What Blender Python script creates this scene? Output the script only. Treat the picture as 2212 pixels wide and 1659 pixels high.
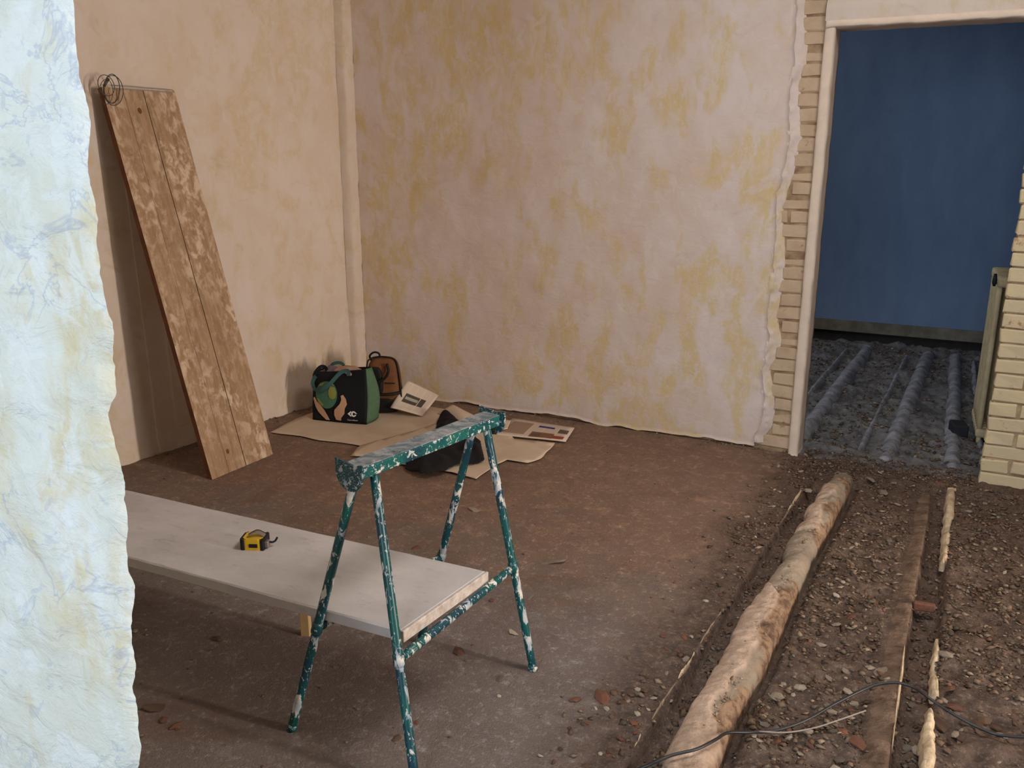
import bpy, bmesh, math, random
import numpy as np
from mathutils import Vector, Matrix

for o in list(bpy.data.objects): bpy.data.objects.remove(o)
random.seed(7)
RNG = np.random.default_rng(11)
PI = math.pi
SC = bpy.context.scene
COL = SC.collection

# ------------------------------------------------------------------ camera
F = 1900.0; TH = math.radians(15.2); PS = math.radians(26.8); CH = 1.53
CX, CY = 1106.0, 829.5
cam_d = bpy.data.cameras.new('camera'); cam_d.sensor_width = 36; cam_d.lens = F / 2212 * 36
cam_d.clip_start = 0.05
cam = bpy.data.objects.new('camera', cam_d); COL.objects.link(cam)
cam.location = (0, 0, CH); cam.rotation_euler = (PI/2 - TH, 0, PS)
SC.camera = cam

# ------------------------------------------------------------------ world, lights, exposure
w = bpy.data.worlds.new('world'); SC.world = w; w.use_nodes = True
w.node_tree.nodes['Background'].inputs[0].default_value = (0.55, 0.62, 0.75, 1)
w.node_tree.nodes['Background'].inputs[1].default_value = 0.35
def area(name, loc, target, sx, sy, power, color):
    d = bpy.data.lights.new(name, 'AREA'); d.shape = 'RECTANGLE'; d.size = sx; d.size_y = sy
    d.energy = power; d.color = color
    o = bpy.data.objects.new(name, d); COL.objects.link(o); o.location = loc
    o.rotation_euler = (Vector(target) - Vector(loc)).to_track_quat('-Z', 'Y').to_euler()
    return o
# warm evening light through the balcony door in the right wall
area('warm_window_light', (5.0, 2.2, 1.35), (-3.4, 2.9, 0.8), 0.22, 1.5, 290, (1.0, 0.87, 0.75))
# cool daylight through the window behind the camera
area('cool_window_light', (-0.6, -3.15, 1.75), (-0.9, 2.0, 0.8), 2.0, 1.7, 162, (0.74, 0.87, 1.0))
# dim window of the far blue room
area('far_window_light', (-2.9, 6.0, 1.9), (0.2, 6.1, 0.6), 0.9, 1.3, 23, (0.88, 0.95, 1.0))
# soft overhead fill added above the frame to brighten the floor
area('overhead_fill_light', (0.3, 2.3, 3.1), (0.0, 2.5, 0.0), 0.9, 0.9, 52, (1.0, 0.93, 0.86))
SC.view_settings.view_transform = 'Standard'; SC.view_settings.look = 'None'
SC.view_settings.gamma = 1; SC.view_settings.exposure = 0.0; SC.view_settings.use_curve_mapping = False

# ------------------------------------------------------------------ pixel -> place helpers
def ray(px, py):
    dx, dy = px - CX, py - CY
    fw = F*math.cos(TH) - dy*math.sin(TH); dn = F*math.sin(TH) + dy*math.cos(TH)
    return (dx*math.cos(PS) - fw*math.sin(PS), dx*math.sin(PS) + fw*math.cos(PS), -dn)
def fl(px, py, z=0.0):
    r = ray(px, py); t = (z - CH)/r[2]
    return Vector((r[0]*t, r[1]*t, z))
def pv(px, py, v):
    r = ray(px, py); t = v/r[1]
    return Vector((r[0]*t, v, CH + r[2]*t))

# ------------------------------------------------------------------ numpy noise
def vnoise(x, y, seed=0):
    x = np.asarray(x, float); y = np.asarray(y, float)
    xi = np.floor(x).astype(np.int64); yi = np.floor(y).astype(np.int64)
    xf = x - xi; yf = y - yi
    xf = xf*xf*(3-2*xf); yf = yf*yf*(3-2*yf)
    def h(a, b):
        n = (a*374761393 + b*668265263 + seed*974711) & 0x7fffffff
        n = ((n ^ (n >> 13))*1274126177) & 0x7fffffff
        return ((n ^ (n >> 16)) & 0xffff)/65535.0
    a = h(xi, yi); b = h(xi+1, yi); c = h(xi, yi+1); d = h(xi+1, yi+1)
    return (a*(1-xf)+b*xf)*(1-yf) + (c*(1-xf)+d*xf)*yf - 0.5
def fbm(x, y, sc, oct=4, seed=0):
    r = 0; amp = 1.0; s = sc
    for k in range(oct):
        r = r + amp*vnoise(np.asarray(x)*s + 17.3*k, np.asarray(y)*s - 9.1*k, seed+k); amp *= .5; s *= 2.03
    return r
def sstep(a, b, x):
    t = np.clip((x-a)/(b-a), 0, 1); return t*t*(3-2*t)

# ------------------------------------------------------------------ object helpers
def prop(o, label=None, cat=None, group=None, kind=None):
    if label: o['label'] = label
    if cat: o['category'] = cat
    if group: o['group'] = group
    if kind: o['kind'] = kind
    return o
def link(name, me, mat=None, parent=None, smooth=False):
    o = bpy.data.objects.new(name, me); COL.objects.link(o)
    if mat is not None:
        for m in (mat if isinstance(mat, (list, tuple)) else [mat]): me.materials.append(m)
    if smooth: me.polygons.foreach_set('use_smooth', [True]*len(me.polygons))
    if parent: o.parent = parent
    return o
def mesh(name, vs, fs):
    me = bpy.data.meshes.new(name); me.from_pydata([tuple(v) for v in vs], [], fs); me.update(); return me
def empty(name, loc=(0, 0, 0), rz=0):
    o = bpy.data.objects.new(name, None); COL.objects.link(o); o.location = loc; o.rotation_euler = (0, 0, rz)
    o.empty_display_size = .05; return o
def rebase(o, base):
    """put a mesh object's origin at its base"""
    b = Vector(base)
    o.data.transform(Matrix.Translation(-b)); o.location = b
    return o
def box_bm(bm, c, s, M=None, bev=0.0, seg=2):
    r = bmesh.ops.create_cube(bm, size=1.0)
    vs = r['verts']
    T = Matrix.Translation(c) @ Matrix.Diagonal((s[0], s[1], s[2], 1))
    if M is not None: T = M @ T
    bmesh.ops.transform(bm, matrix=T, verts=vs)
    if bev > 0:
        es = list({e for v in vs for e in v.link_edges})
        bmesh.ops.bevel(bm, geom=es, offset=bev, segments=seg, affect='EDGES', profile=.5)
def bm_obj(name, bm, mat, parent=None, smooth=False):
    bmesh.ops.recalc_face_normals(bm, faces=bm.faces)
    me = bpy.data.meshes.new(name); bm.to_mesh(me); bm.free()
    return link(name, me, mat, parent, smooth)
def tube_data(pts, rad, n=10, cap=True):
    pts = [Vector(p) for p in pts]
    rs = rad if isinstance(rad, (list, tuple)) else [rad]*len(pts)
    vs, fs = [], []
    up = Vector((0, 0, 1)); prev = None
    for i, p in enumerate(pts):
        t = (pts[min(i+1, len(pts)-1)] - pts[max(i-1, 0)]).normalized()
        if prev is None:
            a = t.cross(up)
            if a.length < .05: a = t.cross(Vector((1, 0, 0)))
            a.normalize()
        else:
            a = (prev - t*prev.dot(t)).normalized()
        prev = a; b = t.cross(a)
        for k in range(n):
            q = 2*PI*k/n; vs.append(p + (a*math.cos(q) + b*math.sin(q))*rs[i])
    for i in range(len(pts)-1):
        for k in range(n):
            k2 = (k+1) % n
            fs.append((i*n+k, i*n+k2, (i+1)*n+k2, (i+1)*n+k))
    if cap:
        fs.append(tuple(range(n-1, -1, -1))); fs.append(tuple((len(pts)-1)*n+k for k in range(n)))
    return vs, fs
def tube(name, pts, rad, mat, parent=None, n=10):
    vs, fs = tube_data(pts, rad, n)
    return link(name, mesh(name, vs, fs), mat, parent, True)
def spline(pts, per=6):
    pts = [Vector(p) for p in pts]; out = []
    P = [2*pts[0]-pts[1]] + pts + [2*pts[-1]-pts[-2]]
    for i in range(1, len(P)-2):
        for k in range(per):
            t = k/per; a, b, c, d = P[i-1], P[i], P[i+1], P[i+2]
            out.append(.5*((2*b) + (-a+c)*t + (2*a-5*b+4*c-d)*t*t + (-a+3*b-3*c+d)*t**3))
    out.append(pts[-1]); return out
def grid_faces(nr, nc, off=0, flip=False):
    r, c = np.meshgrid(np.arange(nr-1), np.arange(nc-1), indexing='ij')
    a = (r*nc + c).ravel() + off
    f = np.stack([a, a+1, a+nc+1, a+nc], 1)
    if flip: f = f[:, ::-1]
    return f
def np_mesh(name, V, Fc):
    me = bpy.data.meshes.new(name)
    n, m = len(V), len(Fc)
    me.vertices.add(n); me.vertices.foreach_set('co', np.asarray(V, np.float32).ravel())
    me.loops.add(m*4); me.loops.foreach_set('vertex_index', np.asarray(Fc, np.int32).ravel())
    me.polygons.add(m); me.polygons.foreach_set('loop_start', np.arange(0, m*4, 4, dtype=np.int32))
    me.polygons.foreach_set('loop_total', np.full(m, 4, np.int32))
    me.update(); me.validate(); return me

# ------------------------------------------------------------------ materials
def srgb(r, g, b):
    f = lambda c: (c/255/12.92) if c/255 <= .04045 else ((c/255+.055)/1.055)**2.4
    return (f(r), f(g), f(b), 1)
class NT:
    def __init__(s, name, rough=.9):
        s.m = bpy.data.materials.new(name); s.m.use_nodes = True; s.t = s.m.node_tree
        s.b = s.t.nodes['Principled BSDF']; s.b.inputs['Roughness'].default_value = rough
        s.b.inputs['Specular IOR Level'].default_value = .25
        s.tc = s.t.nodes.new('ShaderNodeTexCoord')
    def n(s, ty, **k):
        q = s.t.nodes.new(ty)
        for a, v in k.items(): setattr(q, a, v)
        return q
    def l(s, a, b): s.t.links.new(a, b)
    def vec(s, scale=(1, 1, 1), rot=(0, 0, 0), src='Object'):
        m = s.n('ShaderNodeMapping'); m.inputs['Scale'].default_value = scale; m.inputs['Rotation'].default_value = rot
        s.l(s.tc.outputs[src], m.inputs[0]); return m.outputs[0]
    def noise(s, scale, det=4, rough=.55, vec=None, dist=0):
        q = s.n('ShaderNodeTexNoise'); q.inputs['Scale'].default_value = scale; q.inputs['Detail'].default_value = det
        q.inputs['Roughness'].default_value = rough; q.inputs['Distortion'].default_value = dist
        s.l(vec if vec is not None else s.tc.outputs['Object'], q.inputs['Vector']); return q.outputs['Fac']
    def ramp(s, fac, stops):
        r = s.n('ShaderNodeValToRGB'); s.l(fac, r.inputs[0]); e = r.color_ramp.elements
        while len(e) < len(stops): e.new(.5)
        for q, (p, c) in zip(e, stops):
            q.position = p; q.color = c if isinstance(c, tuple) else (c, c, c, 1)
        return r.outputs[0]
    def thr(s, fac, a, b): return s.ramp(fac, [(a, 0.0), (b, 1.0)])
    def mix(s, fac, a, b, mode='MIX'):
        q = s.n('ShaderNodeMix', data_type='RGBA', blend_type=mode)
        for i, v in ((0, fac), (6, a), (7, b)):
            if isinstance(v, bpy.types.NodeSocket): s.l(v, q.inputs[i])
            else: q.inputs[i].default_value = v
        return q.outputs[2]
    def math(s, op, a, b=0.0, clamp=False):
        q = s.n('ShaderNodeMath', operation=op); q.use_clamp = clamp
        for i, v in ((0, a), (1, b)):
            if isinstance(v, bpy.types.NodeSocket): s.l(v, q.inputs[i])
            else: q.inputs[i].default_value = v
        return q.outputs[0]
    def color(s, c):
        if isinstance(c, bpy.types.NodeSocket): s.l(c, s.b.inputs['Base Color'])
        else: s.b.inputs['Base Color'].default_value = c
    def bump(s, h, strength=.3, dist=.01):
        q = s.n('ShaderNodeBump'); q.inputs['Strength'].default_value = strength; q.inputs['Distance'].default_value = dist
        s.l(h, q.inputs['Height']); s.l(q.outputs[0], s.b.inputs['Normal'])

def plaster_mat(name, base, yellow, pale, dark, ys=(.475, .56), line=None, st_=.7, bmp=.22, yf=.6):
    t = NT(name, .92)
    v1 = t.vec((1, 1, .8)); v2 = t.vec((1.5, 1.5, st_), (0, .12, 0))
    c = t.mix(t.thr(t.noise(3.2, 5, .6, v1, .4), .38, .66), base, pale)
    big = t.noise(1.5, 3, .5, v1, .3); sm = t.noise(5.5, 4, .55, v2, .5)
    y = t.thr(t.math('ADD', t.math('MULTIPLY', big, .4), t.math('MULTIPLY', sm, .6)), *ys)
    y = t.math('MULTIPLY', y, t.thr(t.noise(24, 4, .7, v2), .30, .54))
    c = t.mix(t.math('MULTIPLY', y, yf), c, yellow)
    wp = t.thr(t.noise(7, 4, .6, t.vec((1.3, 1.3, .9)), .7), .55, .61)
    c = t.mix(t.math('MULTIPLY', wp, .5), c, pale)
    # brushed vertical wash
    st = t.noise(4, 5, .65, t.vec((3.5, 3.5, 1.0)), .3)
    c = t.mix(t.math('MULTIPLY', t.thr(st, .52, .8), .45), c, pale)
    d = t.thr(t.noise(6, 6, .65, t.vec((1, 1, 1.3)), .8), .60, .78)
    c = t.mix(t.math('MULTIPLY', d, .45), c, dark)
    # scraped strokes
    sp = t.thr(t.noise(16, 3, .5, t.vec((.7, .7, 2.2), (.5, .6, .3)), 1.2), .64, .70)
    c = t.mix(t.math('MULTIPLY', sp, .32), c, pale)
    if line is not None:
        wv = t.noise(4.5, 5, .62, None, 1.4)
        ln = t.math('SUBTRACT', 1.0, t.math('MULTIPLY', t.math('ABSOLUTE', t.math('SUBTRACT', wv, .53)), 55.0), True)
        ln = t.math('MULTIPLY', ln, t.thr(t.noise(4.1, 2), .44, .52))
        bl = t.thr(t.noise(19, 3, .5, None, 1.5), .63, .67)
        ln = t.math('MAXIMUM', ln, t.math('MULTIPLY', bl, .55))
        c = t.mix(t.math('MULTIPLY', ln, .38), c, line)
    t.color(c)
    h = t.math('ADD', t.noise(14, 6, .6, t.vec((1, 1, 1.4), (0, .4, 0)), .8), t.math('MULTIPLY', t.noise(140, 3), .15))
    t.bump(h, bmp, .012)
    return t.m
M_PL = plaster_mat('plaster_cream', srgb(210, 190, 178), srgb(206, 180, 104), srgb(218, 204, 200), srgb(184, 162, 148))
M_PL2 = plaster_mat('plaster_tan', srgb(198, 180, 164), srgb(190, 166, 122), srgb(204, 190, 180), srgb(166, 144, 126), (.49, .58), st_=1.1, bmp=.2, yf=.5)
M_FW = plaster_mat('plaster_white', srgb(216, 217, 206), srgb(214, 198, 156), srgb(232, 236, 236), srgb(186, 190, 192), (.465, .55), srgb(140, 158, 196), st_=.8, bmp=.85, yf=.72)
def simple(name, c, rough=.85, var=.25, sc=20, bump=.2, bd=.004, c2=None, spec=.25, metal=0):
    t = NT(name, rough); t.b.inputs['Specular IOR Level'].default_value = spec
    t.b.inputs['Metallic'].default_value = metal
    d = c2 or (c[0]*(1-var), c[1]*(1-var), c[2]*(1-var), 1)
    t.color(t.mix(t.thr(t.noise(sc, 5, .6), .35, .65), c, d)); t.bump(t.noise(sc*3, 4), bump, bd); return t.m
M_BACK = simple('mortar_backing', srgb(176, 152, 122), .95, .3, 16, .6, c2=srgb(128, 102, 78))
M_BLUE = None
t = NT('blue_paint', .9)
c = t.mix(t.thr(t.noise(3, 6, .65, t.vec((2, 2, .7)), .4), .35, .68), srgb(98, 116, 146), srgb(108, 126, 154))
c = t.mix(t.math('MULTIPLY', t.thr(t.noise(9, 5, .7), .58, .75), .4), c, srgb(88, 104, 132))
t.color(c); t.bump(t.noise(20, 5), .3, .006); M_BLUE = t.m
M_SKIRT = simple('grey_render', srgb(120, 112, 100), .95, .4, 9, .4)
M_CEIL = simple('ceiling_plaster', srgb(205, 196, 180), .9, .1)
def brick_mat(name, base, alt, bare, lo=.66):
    t = NT(name, .9); v = t.tc.outputs['Object']
    oi = t.n('ShaderNodeObjectInfo'); vm = t.n('ShaderNodeVectorMath', operation='ADD')
    t.l(v, vm.inputs[0]); t.l(oi.outputs['Location'], vm.inputs[1]); vv = vm.outputs[0]
    c = t.mix(t.thr(t.noise(9, 5, .6, vv), .35, .65), base, alt)
    c = t.mix(t.thr(t.noise(15, 5, .7, vv, .5), lo, lo+.08), c, bare)
    t.color(c); t.bump(t.noise(40, 5, .7, vv), .5, .006); return t.m
M_BRL = brick_mat('painted_brick', srgb(196, 172, 146), srgb(182, 158, 132), srgb(150, 122, 98), .62)
M_BRR = brick_mat('yellow_painted_brick', srgb(204, 186, 146), srgb(196, 178, 150), srgb(166, 122, 92), .60)
M_TRIM = simple('white_door_plaster', srgb(222, 202, 184), .8, .12, 12, .25)

t = NT('dirt_floor', .95)
pos = t.tc.outputs['Object']
n1 = t.noise(1.1, 4, .55, None, .3); n2 = t.noise(7, 6, .68); n3 = t.noise(45, 5, .72); n4 = t.noise(160, 3, .7)
sepx = t.n('ShaderNodeSeparateXYZ'); t.l(pos, sepx.inputs[0])
c = t.mix(t.thr(n2, .34, .66), srgb(176, 142, 118), srgb(152, 120, 100))
gm = t.math('ADD', t.math('MULTIPLY', sepx.outputs[1], -.30), t.math('ADD', n1, t.math('MULTIPLY', sepx.outputs[0], -.03)))
grey = t.ramp(t.math('ADD', gm, t.math('MULTIPLY', n2, .25)), [(.0, 0.0), (.20, 1.0)])
gm2 = t.ramp(t.math('ADD', t.math('ADD', t.math('MULTIPLY', sepx.outputs[1], -.62), 2.15), t.math('MULTIPLY', t.math('SUBTRACT', t.math('ADD', n1, n2), 1.0), 1.0)), [(.25, 0.0), (.75, 1.0)])
c = t.mix(t.math('MULTIPLY', gm2, .95), c, t.mix(t.thr(n2, .3, .7), srgb(154, 148, 148), srgb(128, 122, 122)))  # grey screed towards the front, lightened to stand in for missing cool daylight
c = t.mix(t.math('MULTIPLY', t.thr(t.noise(2.4, 5, .6, None, .6), .54, .66), .6), c, srgb(120, 84, 66))
c = t.mix(t.math('MULTIPLY', t.thr(n3, .56, .74), .35), c, srgb(168, 148, 132))
c = t.mix(t.math('MULTIPLY', t.thr(n3, .42, .30), .5), c, srgb(84, 66, 56))
c = t.mix(t.math('MULTIPLY', t.thr(n4, .50, .75), .25), c, srgb(176, 160, 148))
c = t.mix(t.math('MULTIPLY', t.thr(t.noise(13, 6, .75, None, .3), .44, .32), .4), c, srgb(96, 80, 72))
za = t.n('ShaderNodeAttribute'); za.attribute_name = 'loose'
zs_ = t.n('ShaderNodeSeparateColor'); t.l(za.outputs['Color'], zs_.inputs[0])
loose = t.mix(t.thr(t.noise(16, 6, .75), .36, .64), srgb(96, 78, 68), srgb(60, 48, 42))
loose = t.mix(t.math('MULTIPLY', t.thr(t.noise(70, 4, .7), .52, .68), .5), loose, srgb(150, 130, 112))
c = t.mix(zs_.outputs[0], c, loose)
t.color(c); t.bump(t.math('ADD', t.math('MULTIPLY', n3, .6), t.math('MULTIPLY', n4, .5)), .7, .012)
M_FLOOR = t.m
t = NT('far_dirt', .95)
n3 = t.noise(30, 5, .72)
c = t.mix(t.thr(t.noise(6, 6, .7), .35, .65), srgb(120, 118, 118), srgb(78, 74, 76))
c = t.mix(t.math('MULTIPLY', t.thr(n3, .58, .70), .5), c, srgb(164, 164, 168))
t.color(c); t.bump(n3, .7, .015); M_FARFLOOR = t.m
M_FARJ = simple('dusty_blue_joist', srgb(150, 150, 156), .95, .3, 12, .7, .012, c2=srgb(104, 102, 108))
t = NT('joist_plaster', .92); at = t.n('ShaderNodeAttribute'); at.attribute_name = 'crust'
n2 = t.noise(6, 6, .7, t.vec((1, .45, 1)), .6); n3 = t.noise(38, 5, .7)
k = t.n('ShaderNodeSeparateColor'); t.l(at.outputs['Color'], k.inputs[0])
base = t.mix(t.thr(n2, .36, .62), srgb(158, 142, 124), srgb(132, 118, 104))
cr = t.mix(t.thr(t.noise(14, 5, .7), .40, .62), srgb(188, 164, 146), srgb(160, 138, 120))
c = t.mix(k.outputs[0], base, cr)
rub = t.mix(t.thr(t.noise(24, 5, .7), .42, .6), srgb(150, 122, 98), srgb(98, 76, 62))
c = t.mix(k.outputs[1], c, rub)
c = t.mix(t.math('MULTIPLY', t.thr(n3, .60, .70), .45), c, srgb(112, 88, 72))
t.color(c); t.bump(t.math('ADD', n3, n2), .7, .012); M_JOIST = t.m
M_STRIP = simple('dusty_timber', srgb(124, 102, 86), .92, .3, 16, .9, .014, c2=srgb(88, 70, 58))
M_ENDST = simple('lit_slab_edge', srgb(206, 194, 184), .9, .3, 40, .5, .003, c2=srgb(170, 156, 146))
M_RIDGE = simple('pale_mortar', srgb(214, 194, 164), .85, .3, 18, .6, .01, c2=srgb(164, 140, 114))
M_LIP = simple('grey_mortar_edge', srgb(158, 138, 116), .9, .35, 10, .6, .01)

def chip_mat(name, c1, c2):
    t = NT(name, .9); oi = t.n('ShaderNodeObjectInfo')
    c = t.mix(oi.outputs['Random'], c1, c2)
    c = t.mix(t.math('MULTIPLY', t.thr(t.noise(60, 4, .7), .45, .65), .35), c, srgb(120, 96, 78))
    t.color(c); t.bump(t.noise(90, 4), .5, .004); return t.m
M_CH = {'pale': chip_mat('pale_plaster_chip', srgb(176, 164, 148), srgb(132, 118, 104)),
        'red': chip_mat('red_brick_chip', srgb(120, 76, 58), srgb(88, 60, 52)),
        'grey': chip_mat('grey_mortar_chip', srgb(112, 102, 94), srgb(80, 72, 66)),
        'brown': chip_mat('brown_dirt_chip', srgb(104, 82, 66), srgb(74, 58, 48))}
t = NT('mixed_rubble', .92); at = t.n('ShaderNodeAttribute'); at.attribute_name = 'tint'
t.color(t.mix(t.math('MULTIPLY', t.thr(t.noise(50, 4, .7), .4, .7), .3), at.outputs['Color'], srgb(110, 86, 68)))
t.bump(t.noise(80, 4), .5, .004); M_MIX = t.m

def paint_metal(name, lo, whites=(.52, .56), base=(6, 78, 76), sc=14, st=(1, 1, 1)):
    t = NT(name, .38); t.b.inputs['Specular IOR Level'].default_value = .5
    c = t.mix(t.thr(t.noise(7, 4), .4, .65), srgb(*base), srgb(8, 52, 70))
    v = t.vec(st)
    a = t.thr(t.noise(sc, 5, .6, v, .5), *whites); b = t.thr(t.noise(sc*4, 3, .6, v), lo, lo+.03)
    m = t.math('MAXIMUM', a, b)
    c2 = t.mix(t.thr(t.noise(20, 4), .42, .6), srgb(206, 200, 190), srgb(150, 158, 168))
    t.color(t.mix(m, c, c2)); t.bump(t.math('ADD', m, t.math('MULTIPLY', t.noise(50, 3), .3)), .4, .003)
    r = t.n('ShaderNodeMapRange'); t.l(m, r.inputs[0]); r.inputs[3].default_value = .36; r.inputs[4].default_value = .8
    t.l(r.outputs[0], t.b.inputs['Roughness']); return t.m
M_TLEG = paint_metal('green_paint_leg', .62, (.54, .565), sc=40, st=(1, 1, .4))
M_TBEAM = paint_metal('green_paint_beam', .66, (.56, .585), (14, 96, 88), sc=60)
M_TPLATE = paint_metal('green_paint_plate', .60, (.56, .59), (8, 70, 74), 70)
t = NT('splashed_top', .7)
c = t.mix(t.thr(t.noise(13, 6, .7, t.vec((1, 1, 1)), 1.5), .40, .56), srgb(150, 148, 152), srgb(92, 106, 112))
c = t.mix(t.thr(t.noise(30, 5, .7, None, .6), .56, .66), c, srgb(46, 62, 70))
c = t.mix(t.thr(t.noise(24, 4, .6), .64, .70), c, srgb(176, 170, 170))
t.color(c); t.bump(t.noise(40, 5), .5, .004); M_TTOP = t.m

def wood_mat(name):
    t = NT(name, .85); v = t.tc.outputs['UV']
    def um(s):
        m = t.n('ShaderNodeMapping'); m.inputs['Scale'].default_value = s; t.l(v, m.inputs[0]); return m.outputs[0]
    g = t.noise(1, 5, .65, um((50, 4, 1)), .6)
    c = t.mix(t.thr(g, .35, .65), srgb(160, 130, 102), srgb(136, 108, 82))
    sp = t.thr(t.noise(1, 5, .62, um((24, 15, 1)), .4), .47, .60)
    big = t.thr(t.noise(1, 3, .5, um((4.5, 2.2, 1)), .2), .36, .60)
    c = t.mix(t.math('MULTIPLY', t.math('MULTIPLY', sp, big), .75), c, srgb(206, 182, 160))
    c = t.mix(t.math('MULTIPLY', t.thr(t.noise(1, 5, .65, um((60, 34, 1))), .55, .70), .35), c, srgb(204, 180, 152))
    c = t.mix(t.math('MULTIPLY', t.thr(t.noise(1, 4, .6, um((5, 5, 1))), .58, .72), .35), c, srgb(96, 66, 44))
    t.color(c); t.bump(t.math('ADD', g, t.math('MULTIPLY', sp, .5)), .4, .004); return t.m
M_WOOD = wood_mat('splattered_plank')
M_WEDGE = simple('plank_edge', srgb(112, 70, 44), .85, .35, 12)
M_PALEWOOD = simple('pale_wood', srgb(190, 158, 116), .8, .2, 15)
t = NT('plaster_slab', .85)
c = t.mix(t.thr(t.noise(3, 5, .6, t.vec((1, 2, 1))), .35, .65), srgb(192, 186, 186), srgb(172, 166, 166))
c = t.mix(t.math('MULTIPLY', t.thr(t.noise(26, 5, .7, t.vec((.5, 2, 1)), .4), .58, .72), .35), c, srgb(112, 102, 98))
c = t.mix(t.math('MULTIPLY', t.thr(t.noise(12, 4, .6), .62, .72), .3), c, srgb(192, 178, 166))
t.color(c); t.bump(t.noise(60, 5), .25, .003); M_SLAB = t.m
M_KRAFT = simple('kraft_paper', srgb(198, 178, 158), .9, .1, 5, .25, .004, c2=srgb(184, 162, 140))
M_BLACKBAG = simple('black_bag_cloth', srgb(20, 22, 26), .8, .2, 40, .3)
M_GREEN = simple('green_gusset', srgb(78, 106, 80), .8, .15, 60, .3, .002)
M_TEAL = simple('teal_strap', srgb(60, 94, 96), .75, .15, 60, .3, .002)
M_BROWN = simple('brown_canvas', srgb(116, 74, 46), .7, .35, 10, .4)
M_BLACK = simple('black_cloth', srgb(24, 22, 24), .92, .3, 20, .4)
M_BROWNBLK = simple('dark_nylon', srgb(26, 22, 22), .6, .3, 20, .3)
M_SKIN = simple('printed_hand', srgb(190, 150, 122), .7, .08, 30, 0)
M_GLOBE = simple('printed_sea', srgb(76, 116, 96), .7, .08, 30, 0)
M_LAND = simple('printed_land', srgb(138, 142, 76), .7, .08, 30, 0)
M_WHITE = simple('printed_white', srgb(214, 214, 214), .7, .03, 30, 0)
M_CORD = simple('black_cable', srgb(34, 34, 38), .45, .2, 30, .1, spec=.5)
M_DUSTCORD = simple('dusty_cable', srgb(150, 140, 132), .6, .2, 30, .1)
M_WIRE = simple('dull_wire', srgb(66, 60, 54), .5, .3, 60, .1, spec=.5)
M_YEL = simple('yellow_plastic', srgb(206, 168, 30), .4, .1, 30, .05, spec=.5)
M_RUB = simple('black_rubber', srgb(24, 25, 30), .6, .1, 30, .1)
M_STEEL = simple('worn_steel', srgb(150, 138, 128), .4, .2, 50, .1, metal=.6)
M_CREAMRAD = simple('old_cream_enamel', srgb(196, 178, 142), .6, .3, 14, .2)
def news_mat(name, rects, paper=srgb(200, 182, 166)):
    """paper with columns of grey type and printed picture blocks, laid out in UV"""
    t = NT(name, .9); sp = t.n('ShaderNodeSeparateXYZ'); t.l(t.tc.outputs['UV'], sp.inputs[0])
    X, Y = sp.outputs[0], sp.outputs[1]
    def inside(x0, y0, x1, y1):
        a = t.math('MULTIPLY', t.math('GREATER_THAN', X, x0), t.math('LESS_THAN', X, x1))
        b = t.math('MULTIPLY', t.math('GREATER_THAN', Y, y0), t.math('LESS_THAN', Y, y1))
        return t.math('MULTIPLY', a, b)
    ln = t.math('GREATER_THAN', t.math('FRACT', t.math('MULTIPLY', Y, 46.0)), .5)
    txt = t.math('MULTIPLY', ln, t.thr(t.noise(160, 2, .5, t.tc.outputs['UV']), .42, .5))
    marg = inside(.06, .06, .94, .94)
    gut = t.math('GREATER_THAN', t.math('FRACT', t.math('MULTIPLY', X, 5.0)), .07)
    m = t.math('MULTIPLY', t.math('MULTIPLY', txt, marg), gut)
    c = t.mix(t.math('MULTIPLY', m, .45), paper, srgb(70, 66, 66))
    for (x0, y0, x1, y1, col) in rects: c = t.mix(inside(x0, y0, x1, y1), c, srgb(*col))
    t.color(c); return t.m
M_NEWS1 = news_mat('newsprint_folded', [(.18, .30, .80, .62, (70, 64, 58)), (.22, .42, .60, .52, (150, 144, 132)), (.62, .06, .64, .94, (196, 176, 158))])
M_NEWS2 = news_mat('newsprint_spread', [(.08, .15, .40, .85, (150, 122, 106)), (.48, .06, .80, .36, (122, 82, 62)), (.50, .10, .62, .28, (96, 74, 66)),
    (.50, .66, .74, .78, (52, 50, 112)), (.82, .45, .96, .72, (92, 78, 70)), (.80, .08, .95, .26, (134, 66, 54)), (.44, 0, .455, 1, (196, 172, 156))])
M_PAPER = simple('blank_newsprint', srgb(204, 182, 162), .9, .08, 6, .2)

# ------------------------------------------------------------------ walls
VB = 4.46                     # plane of the back wall's plaster
Z0, ZC = -0.16, 3.25
corner = fl(781, 846); corner.y = VB
corner = Vector((pv(781, 846, VB).x, VB, 0))
lw2 = fl(301, 993); lwd = (lw2 - corner); lwd.z = 0; lwd.normalize()   # along the left wall towards the camera

def px_line(pts, plane): # ragged line -> (z sorted, u)
    q = sorted(((pv(x, y, plane).z, pv(x, y, plane).x) for x, y in pts)); a = np.array(q); return a[:, 0], a[:, 1]
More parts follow.
